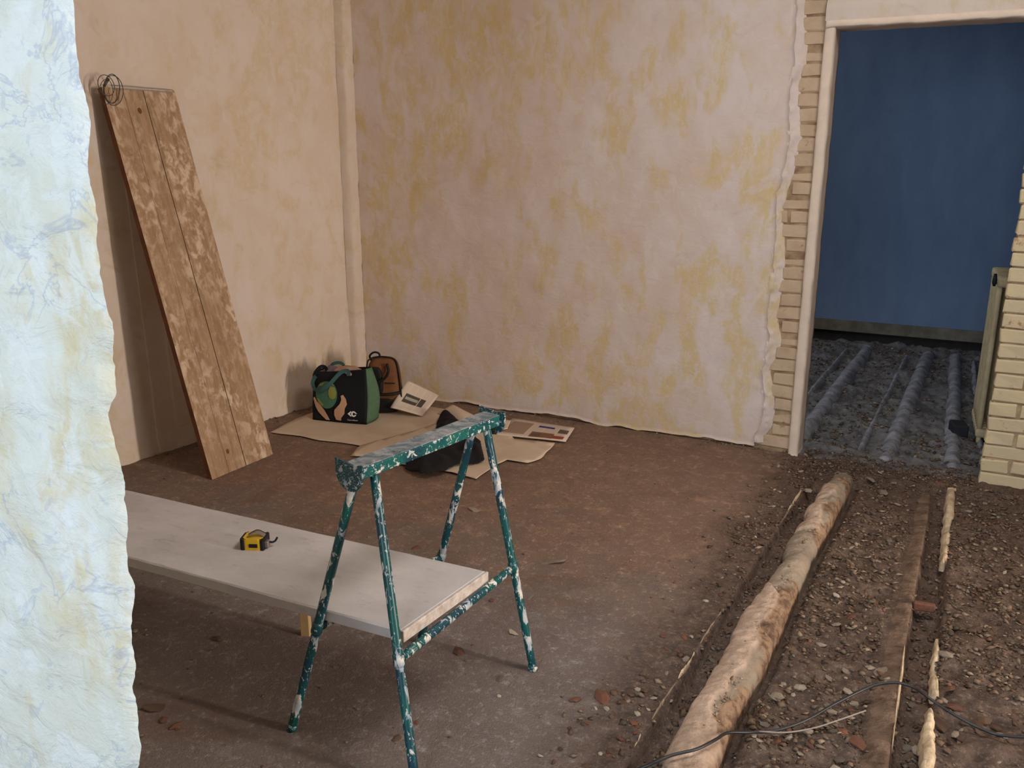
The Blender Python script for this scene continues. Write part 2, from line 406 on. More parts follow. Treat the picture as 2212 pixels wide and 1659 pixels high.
# plaster edge left of the doorway
ez, eu = px_line([(x-20, y) for x, y in [(1742, -60), (1740, 60), (1738, 140), (1722, 230), (1728, 300), (1716, 350), (1700, 420), (1694, 520), (1690, 600), (1676, 690),
                  (1682, 740), (1668, 800), (1672, 860), (1664, 920), (1650, 940)]], VB)
def wall_panel(u0, uedge, z0, z1, du=.022, dz=.022, amp=.004, seed=3, thick=.028, v=VB, right_rag=.008, bot_rag=.0):
    zs = np.arange(z0, z1+dz, dz); nc = max(8, int(abs(np.mean(uedge(zs))-u0)/du))
    zz = np.repeat(zs[:, None], nc, 1); s = np.linspace(0, 1, nc)[None, :]
    ue = uedge(zs)[:, None] + right_rag*(fbm(zs*1.0, zs*0+3.3, 22, 4, seed+5)[:, None])*2
    uu = u0 + (ue - u0)*s
    if bot_rag: 
        bz = z0 + bot_rag*(0.5+fbm(uu[0], uu[0]*0, 7, 4, seed+9)*1.3); zz = bz[None, :] + (zz - z0)*(z1 - bz[None, :])/(zs[-1]-z0)
    vv = v + amp*(fbm(uu, zz, 3.0, 5, seed)) + .0035*fbm(uu, zz, 14, 3, seed+3)
    vv = vv - .008*sstep(.09, 0, ue-uu)*(fbm(uu, zz, 30, 3, seed+8)+.3)      # lumpy plaster near the broken edge
    V = np.stack([uu, vv, zz], 2).reshape(-1, 3); nr = len(zs)
    Fc = grid_faces(nr, nc)
    def skirt(idx, off):
        nonlocal V, Fc
        base = V[idx].copy(); o = len(V); base = base + np.array(off); V = np.vstack([V, base]); k = len(idx)
        a = np.array(idx[:-1]); b = np.array(idx[1:]); c2 = o+np.arange(1, k); d2 = o+np.arange(0, k-1)
        Fc = np.vstack([Fc, np.stack([a, b, c2, d2], 1)])
    skirt([r*nc+nc-1 for r in range(nr)], (-.004, thick, 0))
    skirt(list(range(nc)), (0, thick, .006))
    return V, Fc
V1, F1 = wall_panel(corner.x - .3, lambda z: np.interp(z, ez, eu), 0.0, ZC, bot_rag=.018)
wall_back = link('wall_back', np_mesh('wall_back', V1, F1), M_PL, None, True); prop(wall_back, kind='structure', label='cream distempered back wall with yellow patches and a broken plaster edge')
# brick core behind the plaster, left of the door and along the base
U_DL = pv(1722, 985, VB).x; U_DR = pv(2112, 1052, VB).x; Z_L = 2.04
WT = .16
bm = bmesh.new()
box_bm(bm, ((corner.x-.3+U_DL-.035)/2, VB+.0255+WT/2, (Z0+ZC)/2), (U_DL-.035-corner.x+.3, WT, ZC-Z0))
box_bm(bm, ((U_DR+.012+3.6)/2, VB+.0075+WT/2, (Z0+ZC)/2), (3.6-U_DR-.012, WT, ZC-Z0))
box_bm(bm, ((U_DL-.035+U_DR+.012)/2, VB+.0265+WT/2, (Z_L+.06+ZC)/2), (U_DR-U_DL+.047, WT, ZC-Z_L-.06))
o = bm_obj('mortar_core', bm, M_BACK, wall_back)
# plaster above the doorway with a long groove
zs = np.arange(Z_L+.03, ZC, .02); us = np.arange(U_DL-.045, 1.6, .02)
uu, zz = np.meshgrid(us, zs); vv = VB - .004 + .006*fbm(uu, zz, 4, 4, 21) + .012*np.exp(-((zz-(Z_L+.13+.004*np.sin(uu*5)))/.006)**2) - .012*sstep(Z_L+.125, Z_L+.09, zz)
V2 = np.stack([uu, vv, zz], 2).reshape(-1, 3)
link('plaster_over_door', np_mesh('plaster_over_door', V2, grid_faces(len(zs), len(us))), M_PL2, wall_back, True)

# bricks, each one its own object
def brick_mesh(L, H, D, seed, ch=.005):
    rr = random.Random(seed); bm = bmesh.new()
    box_bm(bm, (0, D/2, 0), (L, D, H), bev=ch, seg=1)
    for v in bm.verts:
        v.co += Vector([rr.uniform(-.003, .003) for _ in range(3)])
    bmesh.ops.recalc_face_normals(bm, faces=bm.faces)
    me = bpy.data.meshes.new('brick'); bm.to_mesh(me); bm.free(); return me
BK = {}
def brick(u0, u1, z, H, v, mat, parent, rr):
    L = round(u1-u0, 2); key = (L, mat.name, rr.randrange(3))
    if key not in BK:
        BK[key] = brick_mesh(L, .060, .05, len(BK)); BK[key].materials.append(mat)
    o = bpy.data.objects.new('brick', BK[key]); COL.objects.link(o); o.parent = parent
    o.location = ((u0+u1)/2, v + rr.uniform(-.003, .003), z + rr.uniform(-.0015, .0015)); o.scale = ((u1-u0)/L, 1, H/.056)
    o.rotation_euler = (rr.uniform(-.03, .03), rr.uniform(-.035, .035), rr.uniform(-.02, .02))
rr = random.Random(5)
pitch = .0675; z = .01+pitch/2; k = 0
ur = U_DL - .047
while z < 2.5:
    if z < Z_L+.05 or True:
        if k % 2 == 0: brick(ur-.22, ur, z, .056, VB+.022, M_BRL, wall_back, rr)
        else:
            m = ur - .10 + rr.uniform(-.012, .012)
            brick(m+.006, ur, z, .055, VB+.02, M_BRL, wall_back, rr); brick(m-.14, m-.008, z, .056, VB+.024, M_BRL, wall_back, rr)
    z += pitch; k += 1
# bricks showing along the wall foot near the door
z = .01+pitch/2
for row in range(2):
    u = ur - .24 - (.12 if row else 0)
    while u > -1.9:
        brick(u-.225, u, z, .056, VB+.012, M_BRL, wall_back, rr); u -= .24
    z += pitch
# right pier
wall_pier = None
z = pitch/2 - .02; k = 0
while z < ZC-.9:
    u = U_DR + rr.uniform(-.004, .006); first = .235 if k % 2 == 0 else .115
    brick(u, u+first, z, .057, VB, M_BRR, wall_back, rr); u += first+.012
    while u < 1.0:
        brick(u, u+.235, z, .057, VB, M_BRR, wall_back, rr); u += .247
    z += pitch + .001; k += 1

# doorway trim: the white plastered arris and the lintel strip
def rough_bar(name, p0, p1, wu, wv, mat, n=70, amp=.004, parent=None, seed=1):
    """bar from p0 to p1 with a wu x wv section and worn edges"""
    p0, p1 = Vector(p0), Vector(p1); d = (p1-p0); L = d.length; d.normalize()
    a = Vector((0, 1, 0)); b = d.cross(a).normalized()
    prof = [(-1, -1), (-.6, -1.06), (.6, -1.06), (1, -1), (1.05, -.5), (1.05, .5), (1, 1), (-1, 1), (-1.05, .5), (-1.05, -.5)]
    vs, fs = [], []; m = len(prof)
    for i in range(n):
        for j, (x, y) in enumerate(prof):
            e = amp*float(fbm(i*.37, j*3.1, 1.0, 3, seed))*2
            vs.append(p0 + d*(L*i/(n-1)) + b*(x*wu/2 + e) + a*(y*wv/2 + e))
    for i in range(n-1):
        for j in range(m): fs.append((i*m+j, i*m+(j+1) % m, (i+1)*m+(j+1) % m, (i+1)*m+j))
    fs.append(tuple(range(m))); fs.append(tuple((n-1)*m+j for j in range(m)))
    return link(name, mesh(name, vs, fs), mat, parent, True)
tr = rough_bar('trim_1', (U_DL-.023, VB+.09, -.02), (U_DL-.023, VB+.09, Z_L+.03), .046, .19, M_TRIM, 90, .0022, seed=4)
prop(tr, kind='structure', label='pale plastered left edge of the doorway')
tr = rough_bar('trim_2', (U_DL-.04, VB+.08, Z_L+.018), (1.0, VB+.08, Z_L+.020), .032, .19, M_TRIM, 80, .0022, seed=8)
prop(tr, kind='structure', label='pale plastered underside strip of the doorway lintel')
# lumpy plaster key between the broken edge and the bricks
zs = np.arange(0.03, 2.9, .009); nk = 16; s_ = np.linspace(0, 1, nk)[None, :]
wk = (.046 + .026*fbm(zs, zs*0+2, 5, 4, 91))[:, None]; ue = np.interp(zs, ez, eu)[:, None] - .012
uk = ue + (wk+.012)*s_ + .006*fbm(zs, zs*0+4, 30, 3, 95)[:, None]; zk = np.repeat(zs[:, None], nk, 1)
vk = VB + .002 + .024*s_ - .016*np.clip(fbm(uk, zk, 26, 3, 93)+.15, 0, 1)*(1-s_**3)
link('plaster_key', np_mesh('plaster_key', np.stack([uk, vk, zk], 2).reshape(-1, 3), grid_faces(len(zs), nk)), M_PL, wall_back, True)['label'] = 'lumpy broken plaster edge'
# ---- left wall
LWL = 6.5
s = np.arange(-.05, LWL, .03); zs = np.arange(Z0, ZC+.03, .03)
ss, zz = np.meshgrid(s, zs); dep = .005*fbm(ss, zz, 2.6, 5, 41) + .003*fbm(ss, zz, 12, 3, 44)
nrm = Vector((-lwd.y, lwd.x, 0))
if nrm.x < 0: nrm = -nrm
dep = dep + .03*sstep(.13, .0, zz - .03*fbm(ss, zz*0, 6, 3, 47))*(.3+fbm(ss, zz, 12, 3, 49))
X = corner.x + lwd.x*ss + nrm.x*dep; Y = corner.y + lwd.y*ss + nrm.y*dep
wl = link('wall_left', np_mesh('wall_left', np.stack([X, Y, zz], 2).reshape(-1, 3), grid_faces(len(zs), len(s), flip=True)), M_PL2, None, True)
prop(wl, kind='structure', label='tan plastered left wall behind the leaning board')
# rounded bead of filler running up the corner
n, m = 170, 9; vs = []; fs = []
for i in range(n):
    z = Z0 + (ZC-Z0)*i/(n-1)
    for j in range(m):
        a = j/(m-1); ang = a
        r = .050*math.sin(PI*a)**.6*(1+.30*float(fbm(z*5, a*2, 1, 3, 61))) + .022*a*float(fbm(z*26, a*3, 1, 4, 5))
        p = corner + lwd*(.085*(1-a)) + Vector((.05*a, 0, 0)); q = p + (nrm*(1-a) + Vector((0, -1, 0))*a).normalized()*r*(.55)
        vs.append((q.x, q.y, z))
for i in range(n-1):
    for j in range(m-1): fs.append((i*m+j, (i+1)*m+j, (i+1)*m+j+1, i*m+j+1))
o = link('trim_3', mesh('trim_3', vs, fs), M_PL2, None, True); prop(o, kind='structure', label='rounded filler bead running up the corner of the room')

# ---- foreground partition wall with the broken edge
VP = .79
fz, fu = px_line([(146, -60), (150, 0), (155, 60), (161, 120), (164, 180), (178, 225), (182, 260), (181, 310), (174, 372), (188, 425), (196, 470), (197, 530), (206, 580), (213, 610),
                  (218, 650), (228, 690), (236, 722), (230, 770), (229, 810), (232, 835), (236, 852), (222, 898), (230, 930), (238, 960), (250, 995), (256, 1030), (255, 1085), (262, 1118), (263, 1150),
                  (255, 1178), (262, 1230), (278, 1275), (272, 1330), (271, 1400), (283, 1450), (277, 1500), (288, 1560), (292, 1620), (284, 1680)], VP)
zs = np.arange(Z0, ZC, .004); mask = (zs > fz[0]) & (zs < fz[-1])
ue = np.interp(zs, fz, fu) + .0045*fbm(zs, zs*0+1, 26, 5, 71) + .0025*vnoise(zs*110, zs*0, 72) + np.where(mask, 0, .02)*fbm(zs, zs*0, 6, 4, 73)
nc = 60; s = np.linspace(0, 1, nc)**.6
uu = -2.9 + (ue[:, None] + 2.9)*s[None, :]; zz = np.repeat(zs[:, None], nc, 1)
vv = VP + .006*fbm(uu, zz, 5, 5, 75) + .003*fbm(uu, zz, 22, 4, 78) - .004*sstep(.1, .25, fbm(uu, zz, 9, 3, 79))
vv = vv + .010*sstep(.03, 0, ue[:, None]-uu)**2
V = np.stack([uu, vv, zz], 2).reshape(-1, 3); Fc = grid_faces(len(zs), nc)
edge = V.reshape(len(zs), nc, 3)[:, -1].copy(); rows = [edge]
for k in range(1, 6):   # broken end face running back through the wall
    e = edge.copy(); e[:, 0] -= .014 + .037*k + .006*fbm(zs, zs*0+k, 30, 3, 80+k); e[:, 1] += .024*k; rows.append(e)
off = len(V); E = np.stack(rows, 1); V = np.vstack([V, E.reshape(-1, 3)]); Fc = np.vstack([Fc, grid_faces(len(zs), 6, off)])
bk = E[:, -1]; bo = len(V); b2 = bk.copy(); b2[:, 0] = -2.9; V = np.vstack([V, np.stack([bk, b2], 1).reshape(-1, 3)]); Fc = np.vstack([Fc, grid_faces(len(zs), 2, bo)])
wp = link('wall_front', np_mesh('wall_front', V, Fc), M_FW, None, True)
prop(wp, kind='structure', label='bright white scraped wall in the left foreground with a ragged broken edge')

# ---- rest of the shell
def slab_box(name, a, b, mat, label=None):
    bm = bmesh.new(); a, b = Vector(a), Vector(b); box_bm(bm, (a+b)/2, b-a); o = bm_obj(name, bm, mat); prop(o, kind='structure', label=label); return o
VE = -3.3; UR = 3.6
slab_box('ceiling', (-5, VE, ZC), (UR+.1, 7.9, ZC+.1), M_CEIL)
def wall_with_hole(name, fixed, axis, a0, a1, h0, h1, z0, z1, th, mat, label=None):
    bm = bmesh.new()
    def bx(lo, hi, za, zb):
        c = ((fixed+th/2), (lo+hi)/2, (za+zb)/2); s_ = (th, hi-lo, zb-za)
        if axis == 'y': c = (c[1], c[0], c[2]); s_ = (s_[1], s_[0], s_[2])
        box_bm(bm, c, s_)
    bx(a0, h0, Z0, ZC); bx(h1, a1, Z0, ZC); bx(h0, h1, z1, ZC)
    if z0 > Z0: bx(h0, h1, Z0, z0)
    o = bm_obj(name, bm, mat); prop(o, kind='structure', label=label); return o
wall_with_hole('wall_right', UR, 'x', VE, VB+.2, 1.65, 2.65, Z0, 2.3, .2, M_PL)
wall_with_hole('wall_rear', VE-.2+.2, 'y', -5, UR+.2, -1.8, .6, .8, 2.7, -.2, M_FW)
# ---- far blue room
VF = 7.62
slab_box('wall_far', (-3.4, VF, .13), (2.0, VF+.1, ZC), M_BLUE, 'deep blue painted wall of the far room')
slab_box('baseboard_far', (-3.4, VF-.012, .045), (2.0, VF+.1, .135), M_SKIRT, 'unpainted render strip below the blue paint')
slab_box('wall_far_footing', (-3.4, VF+.05, Z0-.1), (2.0, VF+.12, .05), simple('gap_shade', srgb(52, 48, 46), .95))  # recessed footing, its dark tone paints the shade in the gap
bpy.data.objects['wall_far_footing'].name = 'trim_4'
UB = .52
slab_box('wall_far_right', (UB, VB+.2, Z0), (UB+.1, VF, ZC), M_BLUE, 'side wall of the blue room')
wall_with_hole('wall_far_left', -3.3, 'x', VB+.19, VF, 5.4, 6.6, .9, 2.6, -.1, M_BLUE)

# ------------------------------------------------------------------ floor with the uncovered joists
class Line:
    def __init__(s, pts, z=0.0):
        q = sorted((fl(x, y, z).y, fl(x, y, z).x) for x, y in pts); a = np.array(q); s.v = a[:, 0]; s.u = a[:, 1]
        k = min(3, len(a)-1); s.s0 = (s.u[k]-s.u[0])/(s.v[k]-s.v[0]); s.s1 = (s.u[-1]-s.u[-1-k])/(s.v[-1]-s.v[-1-k])
    def __call__(s, v):
        v = np.asarray(v, float); r = np.interp(v, s.v, s.u)
        r = np.where(v < s.v[0], s.u[0] + (v-s.v[0])*s.s0, r); return np.where(v > s.v[-1], s.u[-1] + (v-s.v[-1])*s.s1, r)
LE = Line([(1349, 1650), (1382, 1596), (1436, 1510), (1486, 1438), (1525, 1371), (1568, 1304), (1640, 1190), (1696, 1115), (1734, 1059), (1772, 1002), (1805, 950)], .01)
JL = Line([(1425, 1631), (1462, 1568), (1490, 1516), (1520, 1473), (1546, 1417), (1581, 1367), (1609, 1317), (1645, 1254), (1666, 1223), (1696, 1174), (1734, 1122), (1746, 1094), (1772, 1066), (1790, 1021), (1818, 985)], .02)
JR = Line([(1544, 1659), (1575, 1579), (1609, 1501), (1642, 1441), (1655, 1417), (1702, 1313), (1734, 1247), (1757, 1193), (1790, 1132), (1826, 1066), (1842, 1033), (1862, 990)], .02)
SL = Line([(1985, 1037), (1968, 1131), (1945, 1214), (1928, 1300), (1908, 1373), (1884, 1480), (1862, 1600), (1850, 1659)], .0)
CL = Line([(2016, 1026), (2007, 1103), (1993, 1186), (1981, 1249), (1970, 1312), (1958, 1383), (1948, 1442), (1940, 1496), (1934, 1546), (1926, 1607), (1921, 1659)], .0)
CR = Line([(2056, 1014), (2049, 1084), (2042, 1155), (2035, 1211), (2029, 1299), (2022, 1373), (2016, 1422), (2013, 1484), (2005, 1521), (2000, 1570), (1994, 1644)], .0)
def height(u, v):
    u = np.asarray(u, float); v = np.asarray(v, float)
    h = .003*fbm(u, v, 5, 3, 101) + .004*fbm(u, v, 2, 2, 102)
    le, jl, jr, sl, cl, cr = LE(v), JL(v), JR(v), SL(v), CL(v), CR(v)
    rough = .022*fbm(u, v, 9, 4, 103) + .014*fbm(u, v, 30, 3, 107)
    near = sstep(-.30, -.02, u-le); h = h + rough*near*.5
    inr = sstep(0, .012, u-jr-.03)
    h = np.where(u > le, h*0 + .004*fbm(u, v, 20, 3, 109) - .05*sstep(0, .015, u-le) + .025*fbm(u, v, 13, 3, 111), h)
    h = np.where(u > jr-.03, -.065, h)
    h = np.where(u > jr, -.065 + .045*sstep(.012, .04, u-jr) + rough*sstep(.01, .05, u-jr), h)
    h = np.where((u > sl-.01) & (u < cl), -.02, h)
    h = np.where(u > cl, -.02 - .045*sstep(0, .012, u-cl) + .02*fbm(u, v, 15, 3, 113), h)
    h = np.where(u > cr, -.065 + .055*sstep(0, .02, u-cr) + rough*1.1*sstep(0, .04, u-cr), h)
    # filled threshold of the doorway, then the lower floor beyond
    th = sstep(4.02, 4.30, v)*sstep(-.9, -.7, u)
    h = h*(1-th) + th*(-.012 + .9*rough)
    far = sstep(4.72, 4.80, v)
    h = h*(1-far) + far*(-.045 + 1.4*rough + .03*fbm(u, v, 3, 3, 120))
    # flat under the paper by the back wall
    return h
def axis_pts(segs):
    out = []
    for a, b, st in segs: out.append(np.arange(a, b, st))
    out.append(np.array([segs[-1][1]])); return np.concatenate(out)
gu = axis_pts([(-5, -3.8, .3), (-3.8, -.95, .025), (-.95, .62, .009), (.62, 1.4, .03), (1.4, 3.8, .3)])
gv = axis_pts([(VE-.2, .9, .3), (.9, 1.4, .02), (1.4, 3.2, .010), (3.2, 4.75, .013), (4.75, 7.75, .022)])
uu, vv = np.meshgrid(gu, gv); hh = height(uu, vv)
nsplit = int(np.searchsorted(gv, 4.50))
def floor_piece(name, r0, r1, mat, label):
    V = np.stack([uu[r0:r1], vv[r0:r1], hh[r0:r1]], 2).reshape(-1, 3)
    me = np_mesh(name, V, grid_faces(r1-r0, len(gu)))
    U, W = uu[r0:r1], vv[r0:r1]; z_ = np.clip(sstep(-.34, -.04, U-LE(W)+.12*fbm(U, W, 5, 4, 141)), 0, 1)*.85
    ca = np.stack([z_, z_, z_, z_*0+1], 2).reshape(-1, 4).astype(np.float32); me.color_attributes.new('loose', 'FLOAT_COLOR', 'POINT').data.foreach_set('color', ca.ravel())
    o = link(name, me, mat, None, True); prop(o, kind='structure', label=label); return o
floor_ob = floor_piece('floor', 0, nsplit, M_FLOOR, 'bare brown dirt and screed floor with opened joist channels')
floor_piece('floor_far', nsplit-1, len(gv), M_FARFLOOR, 'rubble floor of the blue room')
bpy.data.objects['floor_far'].name = 'floor.001'

def joist(name, left, right, v0, v1, ztop, mat, label, jag=.012, n=260, m=18, lump=.012, seed=200, flat=.25, group=None, ends=.0, crust=False, tilt=0.0):
    vsn = np.linspace(v0, v1, n)
    jl_ = fbm(vsn, vsn*0, 5, 4, seed); jl_ = np.round(jl_*3)/3*.6 + jl_*.4
    l = left(vsn) - jag*jl_; r = right(vsn) + .12*jag*(fbm(vsn, vsn*0+5, 7, 3, seed+1))
    a = np.linspace(0, 1, m); a = .5 - .5*np.cos(PI*a)*(.6+.4*np.abs(np.cos(PI*a)))
    A, VV = np.meshgrid(a, vsn); U = l[:, None] + (r-l)[:, None]*A
    prof = np.clip(np.sin(PI*A), 0, 1)**flat
    endf = np.minimum(sstep(v0, v0+.10, VV), sstep(v1, v1-.25, VV)) if ends else 1.0
    Z = -.075 + (ztop - ends*(1-endf) + .075)*prof + lump*prof*(.6*fbm(U, VV, 7, 4, seed+2) + .5*fbm(U, VV, 30, 3, seed+3))
    Z = Z - tilt*(1-A)*prof; K = np.zeros(A.shape); Rb = K.copy()
    if crust:
        band = np.interp(VV, [1.2, 1.9, 2.75, 2.95, 3.05, 3.35, 3.5, 4.0, 4.2], [.55, .5, .5, .15, -.9, -.9, .45, .4, -.8])
        K = sstep(.0, .10, band - A*.75 + .55*fbm(U, VV, 6, 4, seed+5)); K = np.maximum(K, sstep(.55, .7, band+.35-np.abs(A-.4)+.3*fbm(U, VV, 9, 3, seed+6)))*(band > -.5)
        Rb = sstep(.0, .15, A - .62 + .7*fbm(U, VV, 8, 4, seed+7))*(band > -.5)*(1-.7*K)
        Z = Z + .012*K*prof*(1+.35*fbm(U, VV, 25, 3, seed+9)) + Rb*prof*(.014*fbm(U, VV, 40, 4, seed+8)+.002)
    Vt = np.stack([U, VV, Z], 2).reshape(-1, 3); Fc = grid_faces(n, m)
    me = np_mesh(name, Vt, Fc)
    if crust:
        cc_ = np.stack([K, Rb, K*0, K*0+1], 2).reshape(-1, 4).astype(np.float32)
        me.color_attributes.new('crust', 'FLOAT_COLOR', 'POINT').data.foreach_set('color', cc_.ravel())
    o = link(name, me, mat, None, True); prop(o, label, 'joist', group)
    return o
joist('floor_joist', JL, JR, 1.1, 4.36, .026, M_JOIST, 'round-topped floor joist caked in pale plaster, crossed by the cable', .030, 700, 34, .014, 201, .15, ends=.04, crust=True)
joist('floor_joist', SL, CL, 1.1, 4.40, -.006, M_STRIP, 'flat dusty joist strip along the left of the narrow open channel', .012, 500, 28, .009, 215, .05, ends=.03, tilt=.016)
def const(u0, u1, v0=4.9, v1=7.5): return lambda v: u0 + (u1-u0)*(np.asarray(v)-v0)/(v1-v0)
fj = []
for (a0, a1, wd, lab) in ((-.66, -.55, .10, 'dark rounded joist in the blue room nearest the pale door edge'),
                      (-.20, -.11, .10, 'middle rounded joist on the blue room floor'),
                      (.10, .075, .09, 'dark joist in the blue room nearest the radiator')):
    joist('floor_joist', const(a0-wd/2, a1-wd/2), const(a0+wd/2, a1+wd/2), 4.55, VF-.02, -.004, M_FARJ, lab, .010, 200, 14, .010, int(300+a0*100), .4, ends=.06)
for (a0, a1, lab) in ((-.80, -.69, 'thin plank edge left of the first joist in the blue room'), (-.34, -.25, 'thin plank edge left of the middle joist in the blue room'),
                      (.235, .20, 'thin plank edge beside the last joist in the blue room')):
    joist('floor_plank', const(a0-.02, a1-.02), const(a0+.02, a1+.02), 4.6, VF-.15, -.022, M_FARJ, lab, .008, 160, 8, .006, int(400+a0*100), .4, ends=.04)['category'] = 'plank'

def ridge(name, pts, wds, hgt, mat, label, cat, seed=0, zb=-.04, m=9, n=None):
    P = spline([fl(x, y, .0) for x, y in pts], 10); n = len(P)
    W = np.interp(np.linspace(0, 1, n), np.linspace(0, 1, len(wds)), wds)
    vs, fs = [], []
    for i, p in enumerate(P):
        d = (P[min(i+1, n-1)]-P[max(i-1, 0)]).normalized(); b = Vector((d.y, -d.x, 0))
        for j in range(m):
            a = j/(m-1)*2-1; wq = W[i]*(1+.5*float(vnoise(i*.5, a+seed, seed)))/2
            z = zb + (hgt-zb)*max(0, 1-a*a)**.45*min(1, .45+i*.2)*min(1, max(.25, 1.05+1.3*float(fbm(i*.11, seed, 1, 2, seed+11))))*(1+.25*float(fbm(i*.35, a*2, 1, 3, seed+3)))
            q = p + b*a*wq; vs.append((q.x, q.y, z))
    for i in range(n-1):
        for j in range(m-1): fs.append((i*m+j, i*m+j+1, (i+1)*m+j+1, (i+1)*m+j))
    fs.append(tuple(range(m-1, -1, -1))); fs.append(tuple((n-1)*m+j for j in range(m)))
    o = link(name, mesh(name, vs, fs), mat, None, True); prop(o, label, cat); return o
ridge('mortar_ridge', [(2062, 1040), (2054, 1060), (2052, 1100), (2047, 1150), (2043, 1190), (2036, 1214)], [.10, .048, .044, .038, .036, .018], .010, M_RIDGE, 'long pale mortar ridge beside the channel near the brick pier', 'mortar', 5)
ridge('mortar_ridge', [(2025, 1370), (2023, 1410), (2020, 1450), (2021, 1496)], [.014, .026, .024, .024], .013, M_RIDGE, 'short pale mortar ridge just above the cable, right of the channel', 'mortar', 9)
ridge('mortar_ridge', [(2009, 1519), (2010, 1545), (2006, 1580), (2006, 1620), (2001, 1670), (1998, 1720)], [.018, .026, .038, .042, .034, .032], .012, M_RIDGE, 'pale crumbling mortar ridge below the cable at the bottom edge', 'mortar', 13)
ridge('mortar_ridge', [(1955, 1385), (1949, 1440), (1942, 1492), (1935, 1545), (1929, 1600)], [.006, .010, .009, .008, .004], .004, M_RIDGE, 'thin white mortar line on the left lip of the narrow channel', 'mortar', 15)
ridge('mortar_edge', [(1340, 1662), (1382, 1596), (1436, 1510), (1486, 1438), (1525, 1371), (1568, 1304), (1640, 1190), (1696, 1115), (1734, 1059), (1772, 1002), (1806, 950)],
      [.010, .008, .007, .008, .007, .008, .009, .008, .008, .007, .006], .004, M_LIP, 'thin raised mortar edge running along the left channel of the caked joist', 'mortar', 17)
ridge('mortar_line', [(1425, 1528), (1450, 1488), (1480, 1446), (1500, 1415)], [.004, .008, .007, .003], .012, M_RIDGE, 'bright sliver of mortar on the left channel edge, lower part', 'mortar', 19)
ridge('mortar_line', [(1352, 1645), (1368, 1618), (1384, 1592)], [.005, .008, .004], .012, M_RIDGE, 'bright sliver of mortar on the left channel edge at the photo bottom', 'mortar', 21)
ridge('mortar_line', [(1697, 1112), (1715, 1085), (1735, 1056)], [.006, .012, .006], .012, M_RIDGE, 'bright sliver of mortar on the left channel edge near the door', 'mortar', 23)

# ------------------------------------------------------------------ paint splashed trestle
def floor_at(px, py): p = fl(px, py); p.z = float(height(p.x, p.y)); return p
tz = .79
e1 = (fl(725, 990, tz)+fl(783, 1008, tz))/2; e2 = (fl(1040, 881, tz)+fl(1087, 888, tz))/2
bd = (e2-e1).normalized(); bp = Vector((bd.y, -bd.x, 0))   # bp points to the viewer's right
trestle = empty('trestle', ((e1+e2)/2).to_2d().to_3d())
prop(trestle, 'green metal trestle splashed with white paint, standing over the end of the grey slab', 'trestle')
TO = trestle.location.copy()
def tpart(name, o):
    return o
def loc_(vs): return [Vector(v)-TO for v in vs]
R4 = Matrix((( bp.x, bd.x, 0, 0), (bp.y, bd.y, 0, 0), (0, 0, 1, 0), (0, 0, 0, 1)))
def frame_at(p): return Matrix.Translation(Vector(p)-TO) @ R4
Lb = (e2-e1).length; mid = (e1+e2)/2
bm = bmesh.new(); zt = tz-.012
box_bm(bm, (0.0, 0, -.016), (.062, Lb, .030), frame_at((mid.x, mid.y, zt)), .003, 2)
bm_obj('beam', bm, M_TBEAM, trestle)
bm = bmesh.new(); box_bm(bm, (0.0, 0, .0005), (.060, Lb-.006, .003), frame_at((mid.x, mid.y, zt)), .001, 1)
# dried drips and lumps of paint and plaster on the top
o = bm_obj('top_strip', bm, M_TTOP, trestle); o['label'] = 'plaster-smeared grey top of the beam'
def end_plate(p, side):
    bm = bmesh.new(); hw = .047; pts = [(-hw, .004), (-hw, -.03)]
    for k in range(9):
        a = PI + PI*(k+1)/10*1.0
        pts.append((hw*math.cos(a)*1.0, -.03 + .045*math.sin(a)))
    pts += [(hw, -.03), (hw, .002), (hw*.3, -.004), (-hw*.4, .0)]
    T = frame_at((p.x, p.y, tz))
    f1 = [bm.verts.new(T @ Vector((x, -.0025, z))) for x, z in pts]; f2 = [bm.verts.new(T @ Vector((x, .0025, z))) for x, z in pts]
    bm.faces.new(f1); bm.faces.new(f2[::-1])
    for i in range(len(pts)): j = (i+1) % len(pts); bm.faces.new((f1[i], f1[j], f2[j], f2[i]))
    return bm_obj('end_plate', bm, M_TPLATE, trestle)
end_plate(e1, 0); end_plate(e2, 1)
zu = zt-.028
def at_bar(px, py, z): return fl(px, py, z)
legs = {}
LR = .0122
tops = {'nl': e1+bd*.035-bp*.014, 'nr': e1+bd*.065+bp*.016, 'fl': e2-bd*.07-bp*.014, 'fr': e2-bd*.05+bp*.018}
feet = {'nl': floor_at(630, 1578), 'nr': floor_at(899, 1705), 'fl': floor_at(908, 1385), 'fr': floor_at(1152, 1448)}
for k in ('nl', 'nr', 'fl', 'fr'):
    a = tops[k].copy(); a.z = zu; b = feet[k].copy(); legs[k] = (a, b)
    pts = [a.lerp(b, i/12) for i in range(13)]
    o = tube('leg', loc_(pts), LR, M_TLEG, trestle, 14)
    cap = [b + (a-b).normalized()*.0, b + (a-b).normalized()*.02]
    f = tube('foot_cap', loc_(cap), [LR*1.18, LR*1.12], M_TPLATE, o, 14)
def on_leg(k, z):
    a, b = legs[k]; t = (a.z-z)/(a.z-b.z); return a.lerp(b, t)
zbr = .315
p, q = on_leg('nr', zbr-.01), on_leg('fr', zbr+.015)
tube('crossbar', loc_([p.lerp(q, i/8) for i in range(9)]), .012, M_TLEG, trestle, 12)
p, q = on_leg('nl', zbr), on_leg('fl', zbr)
tube('crossbar', loc_([p.lerp(q, i/8) for i in range(9)]), .012, M_TLEG, trestle, 12)
